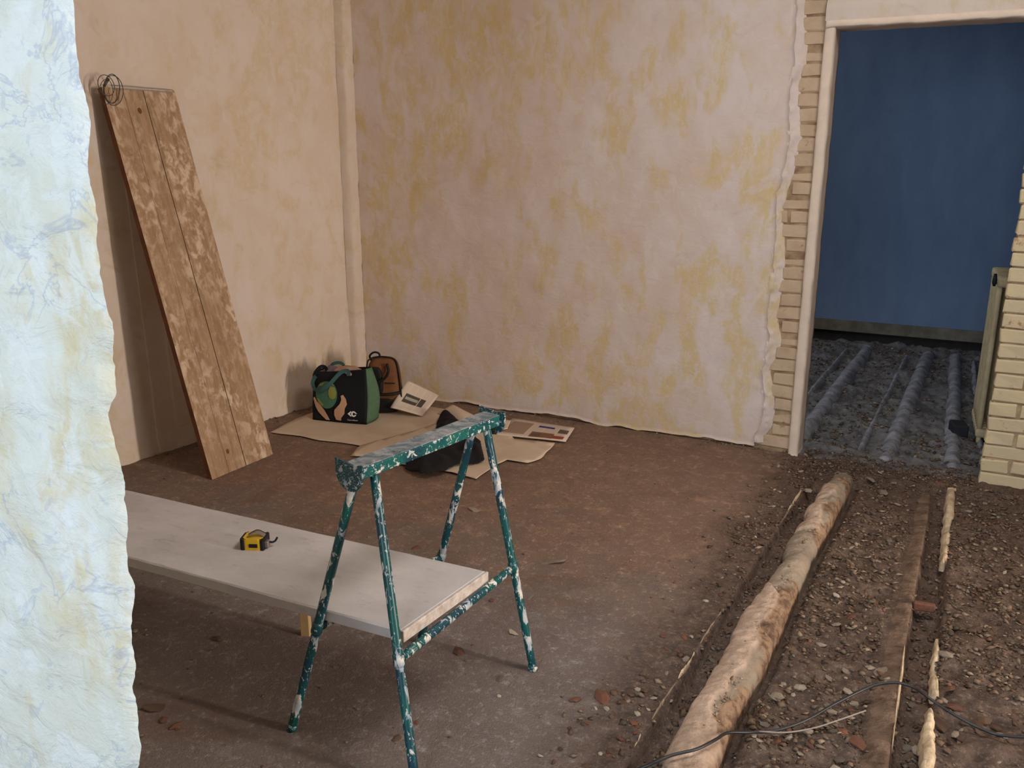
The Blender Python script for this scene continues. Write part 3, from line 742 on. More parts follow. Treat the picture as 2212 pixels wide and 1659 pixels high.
for k in legs:
    p = on_leg(k, zbr if k in ('nl', 'fl') else (zbr-.01 if k == 'nr' else zbr+.015))
    d = (legs[k][1]-legs[k][0]).normalized()
    tube('weld_collar', loc_([p-d*.018, p-d*.012, p+d*.012, p+d*.018]), [LR, LR*1.25, LR*1.25, LR], M_TLEG, trestle, 12)
for t_ in (.12, .3, .46, .63, .8, .93):   # crusts of dried plaster standing on the beam
    pass

# ------------------------------------------------------------------ grey slab laid across
zs0, zs1 = .329, .362
A = fl(1050, 1233, zs1); B = fl(866, 1362, zs1)
far_d = (fl(258, 1050, zs1)-A).normalized(); near_d = (fl(262, 1203, zs1)-B).normalized(); sd = (far_d+near_d).normalized()
Ls = 1.95
bm = bmesh.new()
N = 46
C4 = [B, A, A+sd*Ls, B+sd*Ls]
slabV = []; slabF = []
base = (A+B)/2; 
for lay, z in enumerate((zs1, zs1-.004, zs0+.003, zs0)):
    inset = .004 if lay in (0, 3) else 0
    for i in range(N):
        t_ = i/(N-1)
        for j, C0 in enumerate((B, A)):
            side = (A-B).normalized()*(inset if j == 0 else -inset)
            p = C0 + sd*(Ls*t_) + side + sd*(inset if i == 0 else 0)
            w_ = .003*float(fbm(t_*30, j*7+lay, 1, 3, 500)); p = p + (A-B).normalized()*w_
            slabV.append((p.x, p.y, z))
def si(l, i, j): return l*N*2 + i*2 + j
for i in range(N-1):
    slabF.append((si(0, i, 0), si(0, i, 1), si(0, i+1, 1), si(0, i+1, 0))); slabF.append((si(3, i, 0), si(3, i+1, 0), si(3, i+1, 1), si(3, i, 1)))
    for l in range(3):
        for j in range(2): slabF.append((si(l, i, j), si(l, i+1, j), si(l+1, i+1, j), si(l+1, i, j)) if j == 0 else (si(l, i, j), si(l+1, i, j), si(l+1, i+1, j), si(l, i+1, j)))
for l in range(3):
    slabF.append((si(l, 0, 0), si(l+1, 0, 0), si(l+1, 0, 1), si(l, 0, 1))); slabF.append((si(l, N-1, 0), si(l, N-1, 1), si(l+1, N-1, 1), si(l+1, N-1, 0)))
o = link('slab', mesh('slab', slabV, slabF), M_SLAB); rebase(o, ((A+B)/2 + sd*Ls/2).to_2d().to_3d() + Vector((0, 0, zs0)))
prop(o, 'long grey plaster slab lying across the trestle crossbar with a tape measure on it', 'slab')
# paler strip painting the light on the slab's end face
bm = bmesh.new(); e_mid = (A+B)/2 - sd*.004; wdir = (A-B).normalized(); Wd = (A-B).length
T = Matrix(((wdir.x, -sd.x, 0, e_mid.x), (wdir.y, -sd.y, 0, e_mid.y), (0, 0, 1, (zs0+zs1)/2-.0005), (0, 0, 0, 1)))
box_bm(bm, (0, 0, 0), (Wd, .008, zs1-zs0-.001), T, .0015, 1)
eb = bm_obj('end_strip', bm, M_ENDST); eb.data.transform(Matrix.Translation(-o.location)); eb.parent = o; eb['label'] = 'chipped end face painted paler as if lit'
# wooden props under it
def prop_block(px, py, dz=0, off=None, lab=''):
    p = off if off is not None else fl(px, py); p.z = float(height(p.x, p.y))-.003
    bm = bmesh.new(); h = zs0 - p.z
    box_bm(bm, (0, 0, h/2), (.030, .022, h), Matrix.Rotation(.3, 4, 'Z'), .0015, 1)
    q = bm_obj('wooden_prop', bm, M_PALEWOOD); q.location = p; prop(q, lab, 'prop'); return q
prop_block(662, 1369, lab='short pale wooden prop under the slab, left of the near trestle leg')
prop_block(0, 0, off=(A+B)/2 + sd*(Ls-.12), lab='pale wooden prop under the hidden left end of the slab')

# tape measure on the slab
tp = fl(552, 1180, zs1); tape = empty('tape_measure', tp, PS-.06+.0); prop(tape, 'yellow and black tape measure lying on the grey slab', 'tape measure')
def rr_prism(w_, d_, h_, r, c=(0, 0), n=5):
    bm = bmesh.new(); pts = []
    for (sx, sy, a0) in ((1, 1, 0), (-1, 1, PI/2), (-1, -1, PI), (1, -1, 1.5*PI)):
        for k in range(n+1):
            a = a0 + PI/2*k/n; pts.append((c[0]+sx*(w_/2-r)+r*math.cos(a), c[1]+sy*(d_/2-r)+r*math.sin(a)))
    lo = [bm.verts.new((x, y, 0)) for x, y in pts]; hi = [bm.verts.new((x, y, h_)) for x, y in pts]
    bm.faces.new(lo[::-1]); top = bm.faces.new(hi)
    for i in range(len(pts)): j = (i+1) % len(pts); bm.faces.new((lo[i], lo[j], hi[j], hi[i]))
    bmesh.ops.bevel(bm, geom=list(top.edges), offset=.003, segments=2, affect='EDGES')
    return bm
bm_obj('case', rr_prism(.060, .058, .036, .012), M_YEL, tape, False)
bmp = rr_prism(.017, .060, .034, .008, (-.029, 0)); bm_obj('rear_grip', bmp, M_RUB, tape)
bmp = rr_prism(.012, .060, .035, .005, (.030, 0)); bm_obj('front_grip', bmp, M_RUB, tape)
bm = bmesh.new(); box_bm(bm, (.004, -.0295, .015), (.026, .003, .012), None, .001, 1); bm_obj('window_label', bm, M_RUB, tape)
bm = bmesh.new(); box_bm(bm, (.040, -.008, .014), (.012, .022, .020), None, .002, 1); bm_obj('tape_mouth', bm, M_STEEL, tape)
cl = spline([(-.018, -.01, .037), (-.005, -.012, .046), (.008, -.006, .050), (.02, -.002, .044), (.032, .0, .036)], 5)
vs, fs = [], []
for i, p in enumerate(cl):
    for sy in (-1, 1):
        for dz in (0, .0015): vs.append((p.x, p.y+sy*.010, p.z+dz))
for i in range(len(cl)-1):
    b = i*4
    for (a1, a2) in ((0, 1), (1, 3), (3, 2), (2, 0)): fs.append((b+a1, b+a2, b+4+a2, b+4+a1))
link('belt_clip', mesh('belt_clip', vs, fs), M_STEEL, tape)
tube('clip_edge', [(p.x, p.y+.011, p.z+.001) for p in cl], .0022, M_RUB, tape, 6)
tube('end_hook', spline([(.045, -.004, .018), (.054, -.004, .017), (.062, .0, .020), (.068, .004, .030)], 4), [.0032]*13, M_RUB, tape, 8)

# ------------------------------------------------------------------ leaning board of planks
BL = fl(458, 1037); BR = fl(577, 978); BL.z = BR.z = float(height(BL.x, BL.y))+.002
def wall_hit(px, py, off=.0):
    r = Vector(ray(px, py)); o_ = Vector((0, 0, CH)); n_ = nrm; c0 = corner + n_*off
    t_ = (c0-o_).dot(n_)/r.dot(n_); return o_ + r*t_
TL = wall_hit(206, 188, .034); TR = wall_hit(378, 198, .034)
ew = ((BR-BL)+(TR-TL))/2; ew.z = 0; W_ = ew.length; ew.normalize()
el = ((TL-BL)+(TR-BR))/2; H_ = el.length; el.normalize(); el = (el - ew*el.dot(ew)).normalized(); bn = ew.cross(el)
if bn.dot(nrm) < 0: bn = -bn
board = empty('leaning_board', BL.lerp(BR, .5)); prop(board, 'splattered wooden board of three planks leaning on the left wall', 'board')
def plank(a, b, dz, top_cut=0):
    th = .028; vs = []; fs = []; n_ = 30
    for i in range(n_):
        y = (H_-top_cut)*i/(n_-1)
        for (x, d) in ((a+.0012, 0), (b-.0012, 0), (b-.0012, -th), (a+.0012, -th)):
            p = BL + ew*(x + .0012*float(vnoise(y*7, x*50, 3))) + el*y + bn*(d+dz); vs.append(p - board.location)
    for i in range(n_-1):
        for j in range(4): fs.append((i*4+j, i*4+(j+1) % 4, (i+1)*4+(j+1) % 4, (i+1)*4+j))
    fs.append((3, 2, 1, 0)); fs.append(tuple((n_-1)*4+j for j in range(4)))
    me = mesh('plank', vs, fs); uv = me.uv_layers.new(name='UVMap')
    for lp in me.loops:
        p = Vector(me.vertices[lp.vertex_index].co) + board.location - BL; uv.data[lp.index].uv = (p.dot(ew), p.dot(el))
    o = link('plank', me, [M_WOOD, M_WEDGE], board)
    bmx = bmesh.new(); bmx.from_mesh(me); bmesh.ops.recalc_face_normals(bmx, faces=bmx.faces); bmx.to_mesh(me); bmx.free()
    for f in me.polygons:
        f.material_index = 0 if abs(f.normal.dot(bn)) > .7 else 1
    return o
plank(0, W_*.27, .0); plank(W_*.27, W_*.54, -.0012); plank(W_*.54, W_, .0005)
def knot(x, y, r):
    p = BL + ew*x + el*y + bn*.0022 - board.location; vs = []
    for k in range(10):
        a = 2*PI*k/10; vs.append(p + ew*(math.cos(a)*r*.6*(1+.3*random.random())) + el*(math.sin(a)*r))
    vs2 = [v - bn*.003 for v in vs]
    link('knot', mesh('knot', vs+vs2, [tuple(range(10))]+[(i, (i+1) % 10, 10+(i+1) % 10, 10+i) for i in range(10)]), M_WEDGE, board)['label'] = 'dark knot'
knot(W_*.42, H_-.10, .014); knot(W_*.33, .10, .012)
# wire coil hooked over the top corner
TLc = BL + el*H_; coil = empty('wire_coil', TLc); prop(coil, 'coil of dull wire hooked over the top left corner of the leaning board', 'wire')
def coil_loop(r1, r2, ph, tilt, off, n_=40):
    pts = []
    for k in range(n_+1):
        a = 2*PI*k/n_ + ph; x = math.cos(a)*r1; z = math.sin(a)*r2
        d = bn*.03 + bn*(math.sin(a+tilt)*.012)
        pts.append(ew*(x+off[0]) + Vector((0, 0, z+off[1])) + d)
    return pts
for i, (r1, r2, tl, off, rd) in enumerate(((.040, .058, 0, (.032, -.015), .0022), (.043, .062, 1.2, (.038, -.022), .0018), (.034, .046, 2.2, (.004, -.002), .0018), (.030, .050, .6, (.0, -.03), .0014))):
    tube('wire_loop', coil_loop(r1, r2, i, tl, off), rd, M_WIRE, coil, 6)
tube('wire_knot', [ew*.02+bn*.03+Vector((0, 0, .025)), ew*.005+bn*.035+Vector((0, 0, .012)), ew*-.008+bn*.03+Vector((0, 0, -.006))], .006, M_WIRE, coil, 7)
tz_ = lambda x, dz: ew*x + bn*(.002) + Vector((0, 0, dz))
tube('wire_strand', spline([tz_(.05, .008), tz_(.15, .010), tz_(W_*.6, .008), tz_(W_*.9, .007), tz_(W_*.97, .003), tz_(W_*.94, -.005), tz_(W_*.6, -.004), tz_(.15, -.003), tz_(.06, -.006)], 5), .0026, M_DUSTCORD, coil, 6)
del tz_

# ------------------------------------------------------------------ sheets of paper on the floor
def poly_sheet(name, pts_px, z, mat, thick=.0012, wave=.003, sub=.045, seed=0, rag=.006):
    P = [fl(x, y, z) for x, y in pts_px]
    # densify the outline and roughen it
    out = []
    for i, p in enumerate(P):
        q = P[(i+1) % len(P)]; n_ = max(1, int((q-p).length/.03))
        for k in range(n_):
            r = p.lerp(q, k/n_); out.append(Vector((r.x + rag*float(vnoise(len(out)*.9, 1, seed)), r.y + rag*float(vnoise(len(out)*.9, 5, seed)), 0)))
    bm = bmesh.new(); vs = [bm.verts.new(v) for v in out]; bm.faces.new(vs)
    xs = [v.x for v in out]; ys = [v.y for v in out]
    x = min(xs)+sub
    while x < max(xs):
        bmesh.ops.bisect_plane(bm, geom=bm.verts[:]+bm.edges[:]+bm.faces[:], plane_co=(x, 0, 0), plane_no=(1, 0, 0)); x += sub
    y = min(ys)+sub
    while y < max(ys):
        bmesh.ops.bisect_plane(bm, geom=bm.verts[:]+bm.edges[:]+bm.faces[:], plane_co=(0, y, 0), plane_no=(0, 1, 0)); y += sub
    for v in bm.verts:
        e = .5+float(fbm(v.co.x, v.co.y, 3.5, 3, seed+7)); v.co.z = z + wave*e
    bmesh.ops.triangulate(bm, faces=bm.faces)
    if bm.faces and sum(f.normal.z for f in bm.faces) < 0: bmesh.ops.reverse_faces(bm, faces=bm.faces)
    r = bmesh.ops.extrude_face_region(bm, geom=bm.faces[:]); 
    for v in [g for g in r['geom'] if isinstance(g, bmesh.types.BMVert)]: v.co.z += thick
    o = bm_obj(name, bm, mat, None, True)
    uvl = o.data.uv_layers.new(name='UVMap')
    for lp in o.data.loops:
        c_ = o.data.vertices[lp.vertex_index].co; uvl.data[lp.index].uv = ((c_.x-min(xs))/(max(xs)-min(xs)), (c_.y-min(ys))/(max(ys)-min(ys)))
    rebase(o, (sum(xs)/len(xs), sum(ys)/len(ys), z)); return o
o = poly_sheet('paper_sheet', [(583, 935), (650, 943), (690, 952), (735, 956), (770, 962), (830, 975), (930, 965), (1000, 935), (1000, 905), (960, 884), (900, 874), (830, 868), (760, 880), (690, 886), (640, 905)], .0045, M_KRAFT, seed=3)
prop(o, 'torn kraft paper sheet spread under the tote bag', 'paper')
o = poly_sheet('paper_sheet', [(778, 963), (757, 985), (800, 987), (850, 1000), (900, 1010), (975, 1020), (1028, 1035), (1045, 1022), (1075, 1003), (1095, 994), (1140, 1001), (1168, 992), (1200, 957), (1110, 948), (1080, 915), (990, 898), (900, 930)], .0085, M_KRAFT, seed=9)
prop(o, 'kraft paper sheet under the black garment with a ragged front edge', 'paper')
def quad_sheet(name, c4, mat, sag=0.0, thick=.003, n_=10, curl=0.0):
    """c4: world corners in order uv 00 10 11 01"""
    vs = []; fs = []; c4 = [Vector(c) for c in c4]; nn = (c4[1]-c4[0]).cross(c4[3]-c4[0]).normalized()
    if nn.z < 0: nn = -nn
    for lay in range(2):
        for i in range(n_+1):
            for j in range(n_+1):
                a, b = i/n_, j/n_; p = (c4[0]*(1-a)+c4[1]*a)*(1-b) + (c4[3]*(1-a)+c4[2]*a)*b
                p = p + nn*(sag*math.sin(PI*a)*math.sin(PI*b) + curl*(2*a-1)**2 - curl + .002*float(fbm(a*4, b*4, 1, 2, 9)) - lay*thick)
                vs.append(p)
    m_ = n_+1
    for i in range(n_):
        for j in range(n_):
            a = i*m_+j; fs.append((a, a+m_, a+m_+1, a+1)); b = a+m_*m_; fs.append((b, b+1, b+m_+1, b+m_))
    rim = [i*m_ for i in range(n_)] + [n_*m_+j for j in range(n_)] + [i*m_+n_ for i in range(n_, 0, -1)] + [j for j in range(n_, 0, -1)]
    for i, a in enumerate(rim): b = rim[(i+1) % len(rim)]; fs.append((a, b, b+m_*m_, a+m_*m_))
    me = mesh(name, vs, fs); uv = me.uv_layers.new(name='UVMap')
    for lp in me.loops:
        k = lp.vertex_index % (m_*m_); uv.data[lp.index].uv = ((k//m_)/n_, (k % m_)/n_)
    bmx = bmesh.new(); bmx.from_mesh(me); bmesh.ops.recalc_face_normals(bmx, faces=bmx.faces); bmx.to_mesh(me); bmx.free()
    return link(name, me, mat, None, True)
o = quad_sheet('newspaper', [fl(843, 880, .06), fl(912, 899, .012), fl(948, 854, .07), fl(880, 822, .19)], M_NEWS1, -.012, .008, curl=-.006)
rebase(o, fl(905, 895, .01)); prop(o, 'folded newspaper propped against the brown rucksack', 'newspaper')
o = quad_sheet('newspaper', [fl(1062, 937, .014), fl(1222, 953, .014), fl(1241, 924, .014), fl(1108, 903, .016)], M_NEWS2, .004, .004)
rebase(o, fl(1150, 930, .012)); prop(o, 'open newspaper lying flat at the foot of the back wall', 'newspaper')
o = quad_sheet('crumpled_paper', [fl(945, 893, .012), fl(1012, 915, .014), fl(1030, 900, .03), fl(977, 873, .05)], M_PAPER, .02, .002)
rebase(o, fl(985, 895, .01)); prop(o, 'creased blank paper sheet behind the black garment', 'paper')
o = quad_sheet('loose_paper', [fl(1060, 932, .022), fl(1096, 926, .022), fl(1104, 908, .022), fl(1075, 903, .03)], M_PAPER, .004, .002)
rebase(o, fl(1085, 915, .02)); prop(o, 'small blank paper sheet on the newspaper behind the far trestle end', 'paper')

# ------------------------------------------------------------------ black garment
def lump_cloth(name, pts_px, hmax, mat, seed, folds=16, zb=.010):
    P = [fl(x, y, zb) for x, y in pts_px]; poly = [(p.x, p.y) for p in P]
    xs = [p[0] for p in poly]; ys = [p[1] for p in poly]; st = .010
    gx = np.arange(min(xs)-st, max(xs)+2*st, st); gy = np.arange(min(ys)-st, max(ys)+2*st, st)
    Xg, Yg = np.meshgrid(gx, gy); D = np.full(Xg.shape, 1e9); ins = np.zeros(Xg.shape, bool)
    n_ = len(poly)
    for i in range(n_):
        (x0, y0), (x1, y1) = poly[i], poly[(i+1) % n_]; dx, dy = x1-x0, y1-y0
        t_ = np.clip(((Xg-x0)*dx+(Yg-y0)*dy)/(dx*dx+dy*dy+1e-12), 0, 1); D = np.minimum(D, np.hypot(Xg-x0-t_*dx, Yg-y0-t_*dy))
        c_ = ((y0 > Yg) != (y1 > Yg)) & (Xg < (x1-x0)*(Yg-y0)/(y1-y0+1e-12)+x0); ins ^= c_
    D = D + .002*fbm(Xg, Yg, 30, 2, seed); ins = ins & (D > .003)
    prof = np.clip(D/.07, 0, 1); prof = 1-(1-prof)**2.2
    fold = np.abs(fbm(Xg+.3*Yg, Yg, folds/2, 2, seed+2))*.9 + .5*np.abs(fbm(Xg, Yg, folds, 2, seed+4))
    Z = zb + prof*(.022 + hmax*(.62 + 1.0*fbm(Xg, Yg, 4, 2, seed+5)) - .085*fold)
    ok = ins; idx = -np.ones(Xg.shape, int); idx[ok] = np.arange(ok.sum())
    V = np.stack([Xg[ok], Yg[ok], np.maximum(Z[ok], zb+.001)], 1); fs = []
    R, C = Xg.shape
    for r in range(R-1):
        for c_ in range(C-1):
            q = [idx[r, c_], idx[r, c_+1], idx[r+1, c_+1], idx[r+1, c_]]
            if min(q) >= 0: fs.append(q)
    o = link(name, mesh(name, V, fs), mat, None, True)
    sm_ = o.modifiers.new('relax', 'SMOOTH'); sm_.factor = .5; sm_.iterations = 14
    md = o.modifiers.new('thick', 'SOLIDIFY'); md.thickness = .004; md.offset = -1
    rebase(o, (sum(xs)/len(xs), sum(ys)/len(ys), zb)); return o
o = lump_cloth('black_garment', [(933, 945), (938, 915), (955, 893), (975, 900), (1003, 922), (1020, 950), (1045, 965), (1055, 1003), (1020, 1010), (985, 1012), (962, 1028), (925, 1036), (900, 1034), (868, 1015), (868, 997), (885, 985), (915, 972)], .095, M_BLACK, 31)
prop(o, 'crumpled black garment dropped on the paper behind the trestle', 'clothing')

# ------------------------------------------------------------------ tote bag with globe and hands
BW, BD_, BH = .345, .15, .315
b0 = fl(676, 906, .009); b1 = fl(792, 917, .009); bx_ = (b1-b0); BW = bx_.length; bx_.normalize(); by_ = Vector((-bx_.y, bx_.x, 0))
bag = empty('tote_bag', b0 + bx_*BW/2 + by_*BD_/2); prop(bag, 'black and green tote bag printed with a globe in two hands, standing in the corner', 'bag')
def Fr(s_, t_):   # front face
    top_dip = -.035*(1-s_)**1.2*t_**2 - .01*math.sin(PI*s_)*t_**3
    z = BH*t_ + top_dip; bul = .022*math.sin(PI*s_)*math.sin(PI*min(1, t_*.9+.08)); lean = .035*t_
    x = BW*(s_ + .03*(s_-.5)*math.sin(PI*t_) - .035*t_*(s_-.7))
    return b0 + bx_*x + by_*(lean - bul + .006*math.sin(7*s_+4*t_)*t_) + Vector((0, 0, z))
def Sd(s_, t_):   # green gusset
    p = Fr(1, t_); q = b0 + bx_*(BW*1.0 - .02*t_) + by_*(BD_ - .02*t_) + Vector((0, 0, BH*.965*t_))
    r = p.lerp(q, s_); return r + bx_*(.050*math.sin(PI*s_*.85)*math.sin(PI*t_*.8+.35) - .004)
def Bk(s_, t_):
    p = Sd(1, t_); q = b0 + bx_*(.01) + by_*(BD_-.02*t_) + Vector((0, 0, BH*(.965*t_-.10*t_)))
    return p.lerp(q, s_)
def Ls_(s_, t_): return Bk(1, t_).lerp(Fr(0, t_), s_)
def surf(name, Fn, mat, parent, base, nu=18, nv=18, both=True):
    vs = [Fn(i/nu, j/nv)-base for i in range(nu+1) for j in range(nv+1)]
    fs = [(i*(nv+1)+j, (i+1)*(nv+1)+j, (i+1)*(nv+1)+j+1, i*(nv+1)+j+1) for i in range(nu) for j in range(nv)]
    o = link(name, mesh(name, vs, fs), mat, parent, True); md = o.modifiers.new('thick', 'SOLIDIFY'); md.thickness = .002; md.offset = 0; return o
Bo = bag.location
surf('front_panel', Fr, M_BLACKBAG, bag, Bo); surf('gusset', Sd, M_GREEN, bag, Bo, 10, 16)['label'] = 'green side panel'
surf('back_panel', Bk, M_BLACKBAG, bag, Bo); surf('left_gusset', Ls_, M_BLACKBAG, bag, Bo, 8, 14)
surf('base_panel', lambda s_, t_: Fr(s_, 0).lerp(Bk(1-s_, 0), t_)+Vector((0, 0, .002)), M_BLACKBAG, bag, Bo, 8, 4)
def decal(name, polys, mat, off=.004, Fn=Fr, N_=None, parent=bag):
    bm = bmesh.new()
    for poly in polys:
        vs = [bm.verts.new((x, y, 0)) for x, y in poly]
        try: bm.faces.new(vs)
        except ValueError: pass
    bmesh.ops.triangulate(bm, faces=bm.faces)
    bmesh.ops.subdivide_edges(bm, edges=bm.edges[:], cuts=2, use_grid_fill=True)
    for v in bm.verts: v.co = Fn(v.co.x, v.co.y) - by_*off - Bo
    return bm_obj(name, bm, mat, parent)
def ell(cx, cy, rx, ry, n_=28, a0=0, a1=2*PI): return [(cx+rx*math.cos(a0+(a1-a0)*k/n_), cy+ry*math.sin(a0+(a1-a0)*k/n_)) for k in range(n_)]
decal('globe_print', [ell(.28, .52, .215, .275)], M_GLOBE)
decal('land_print', [[(.33, .62), (.36, .70), (.44, .68), (.48, .58), (.47, .48), (.42, .44), (.36, .46), (.33, .54)],
                     [(.10, .42), (.12, .44), (.20, .36), (.24, .31), (.20, .29), (.14, .33)], [(.12, .68), (.16, .75), (.24, .76), (.20, .70)], [(.33, .74), (.38, .76), (.44, .72), (.36, .72)]], M_LAND, .006)
decal('hand_print', [[(.02, .42), (.05, .45), (.10, .36), (.17, .30), (.24, .22), (.31, .10), (.34, .03), (.27, .03), (.20, .09), (.12, .17), (.07, .26)]], M_SKIN, .0065)
decal('hand_print', [[(.56, .52), (.60, .54), (.65, .46), (.67, .36), (.63, .28), (.62, .18), (.56, .10), (.55, .04), (.46, .05), (.43, .14), (.44, .24), (.50, .31), (.54, .36), (.57, .44)]], M_SKIN, .0065)
lx, ly, ls = .76, .185, .085
lg = [(-1, 0), (-.36, .62), (-.18, .52), (-.52, 0), (-.18, -.52), (-.36, -.62)]
cc = [(.95, .05), (.45, .60), (.05, .66), (-.24, .36), (-.30, 0), (-.22, -.38), (.08, -.66), (.48, -.60), (.80, -.22), (.52, -.12), (.36, -.32), (.12, -.30), (.04, 0), (.14, .30), (.38, .30), (.50, .10)]
sx_ = lambda P_: [(lx+x*ls, ly+y*ls*.72*BW/BH*1.25) for x, y in P_]
decal('emblem_print', [sx_(lg), sx_(cc)], M_WHITE, .0065)
tcv = bpy.data.curves.new('lettering', 'FONT'); tcv.body = 'Carrefour'; tcv.size = 1; tcv.align_x = 'CENTER'; tcv.resolution_u = 2
to = bpy.data.objects.new('lettering_tmp', tcv); COL.objects.link(to); bpy.context.view_layer.update()
tm = bpy.data.meshes.new_from_object(to.evaluated_get(bpy.context.evaluated_depsgraph_get())); bpy.data.objects.remove(to)
for v in tm.vertices: v.co = Fr(lx+.0+v.co.x*.046, .055+v.co.y*.042) - by_*.0065 - Bo
link('lettering', tm, M_WHITE, bag)
# straps
def strap(name, pts, wd, mat, parent, base, wvec=Vector((0, 0, 1)), th=.002):
    P = spline(pts, 7); vs = []; fs = []
    for i, p in enumerate(P):
        d = (P[min(i+1, len(P)-1)]-P[max(i-1, 0)]).normalized(); s_ = d.cross(by_).normalized()*wd/2; n2 = by_*th/2
        for q in (p-s_-n2, p+s_-n2, p+s_+n2, p-s_+n2): vs.append(q-base)
    for i in range(len(P)-1):
        for j in range(4): fs.append((i*4+j, i*4+(j+1) % 4, (i+1)*4+(j+1) % 4, (i+1)*4+j))
    fs.append((3, 2, 1, 0)); k = (len(P)-1)*4; fs.append((k, k+1, k+2, k+3))
    return link(name, mesh(name, vs, fs), mat, parent, False)
def fo(s_, t_, o_=.010): return Fr(s_, t_) - by_*o_
strap('handle', [fo(.06, .90), fo(.02, .82), fo(.01, .72, .014), fo(.08, .62, .02), fo(.22, .63, .022), fo(.34, .72, .02), fo(.44, .86, .018), fo(.54, .985, .016), fo(.66, 1.0, .010), fo(.68, .90)], .022, M_TEAL, bag, Bo)['label'] = 'teal webbing handle flopped over the front'
strap('handle', [fo(.02, .80, .006), fo(.03, .95, .004), fo(.10, 1.09, -.01), fo(.18, 1.08, -.02), fo(.24, .95, -.02)], .020, M_BLACKBAG, bag, Bo)['label'] = 'black back handle standing up'
strap('handle', [Bk(.85, .96), Bk(.80, 1)+Vector((0, 0, .02)), Bk(.68, 1)+Vector((0, 0, .03)), Bk(.58, 1)+Vector((0, 0, .02)), Bk(.55, .96)], .018, M_TEAL, bag, Bo)
# clothes filling the bag
def blob(name, c, r, mat, parent=None, base=Vector((0, 0, 0)), seed=0, amp=.25, sub=3, rot=0):
    bm = bmesh.new(); bmesh.ops.create_icosphere(bm, subdivisions=sub, radius=1)
    M = Matrix.Rotation(rot, 3, 'Z')
    for v in bm.verts:
        k = 1 + amp*float(fbm(v.co.x*1.5+v.co.z, v.co.y*1.5-v.co.z*.7, 1.6, 3, seed)); v.co = M @ Vector((v.co.x*r[0]*k, v.co.y*r[1]*k, v.co.z*r[2]*k)) + Vector(c) - base
    return bm_obj(name, bm, mat, parent, True)
M_PINK = simple('pinkish_cloth', srgb(176, 140, 122), .9, .2, 20)
M_GREYC = simple('grey_violet_cloth', srgb(116, 98, 104), .9, .2, 20)
ang = math.atan2(bx_.y, bx_.x)
def stuffed(name, s_, up, r, mat, lab, seed):
    c_ = (Fr(s_, 1)+Bk(1-s_, 1))/2 + Vector((0, 0, up)); q = blob(name, c_, r, mat, None, c_, seed, .5, 3, ang); q.location = c_; prop(q, lab, 'clothing')
stuffed('cloth_bundle', .62, -.02, (.09, .055, .035), M_PINK, 'rolled pinkish cloth poking out of the tote bag top', 3)
stuffed('cloth_bundle', .26, -.035, (.08, .05, .05), M_GREYC, 'grey violet cloth inside the left of the tote bag', 5)

# ------------------------------------------------------------------ brown rucksack behind the bag
rk = fl(822, 893, .009); rk = rk + by_*.07
ruck = empty('rucksack', rk, ang+.25); prop(ruck, 'brown and black rucksack slumped behind the tote bag', 'rucksack')
def rounded_body(w_, d_, h_, mat, name, parent, c=(0, 0, 0), seed=1, e=.45, amp=.06, lean=0.0):
    bm = bmesh.new(); bmesh.ops.create_icosphere(bm, subdivisions=4, radius=1)
    for v in bm.verts:
        x, y, z = v.co; f_ = lambda q: math.copysign(abs(q)**e, q); x, y, z = f_(x), f_(y), f_(z)
        k = 1+amp*float(fbm(v.co.x*2+v.co.z*2, v.co.y*2+v.co.z, 1, 3, seed))
        zz_ = (z+1)/2; wq = w_*(1-.18*zz_**2)
        v.co = Vector((x*wq/2*k + c[0] + lean*zz_, y*d_/2*k*(1-.25*zz_) + c[1], zz_*h_ + c[2]))
    return bm_obj(name, bm, mat, parent, True)
rounded_body(.21, .14, .325, M_BROWN, 'body', ruck, (0, 0, 0), 3, .5)
rounded_body(.10, .035, .17, M_BROWNBLK, 'front_pocket', ruck, (-.045, -.066, .11), 5, .5)['label'] = 'black front pocket'
rounded_body(.20, .10, .10, M_BROWNBLK, 'base_pad', ruck, (-.01, -.03, 0), 7, .5)['label'] = 'black base'
tube('piping', spline([(-.095, -.045, .02), (-.09, -.05, .27), (-.07, -.03, .32), (0, -.02, .331), (.065, -.02, .315), (.088, -.04, .27), (.104, -.05, .14), (.106, -.05, .02)], 6), .005, M_BROWNBLK, ruck, 7)
tube('strap', spline([(-.10, -.066, .125), (-.03, -.082, .12), (.05, -.078, .12), (.104, -.05, .125)], 5), .009, M_BROWNBLK, ruck, 7)
tube('strap', spline([(.03, -.066, .30), (.04, -.080, .26), (.02, -.084, .22), (-.03, -.09, .19)], 5), .008, M_BROWNBLK, ruck, 7)
bm = bmesh.new(); box_bm(bm, (.045, -.070, .185), (.06, .004, .006), None, .001, 1); bm_obj('zip', bm, M_BROWNBLK, ruck)
tube('grab_loop', spline([(-.07, 0, .30), (-.08, .0, .33), (-.055, 0, .352), (-.025, 0, .345), (-.02, 0, .31)], 6), .006, M_BROWNBLK, ruck, 7)

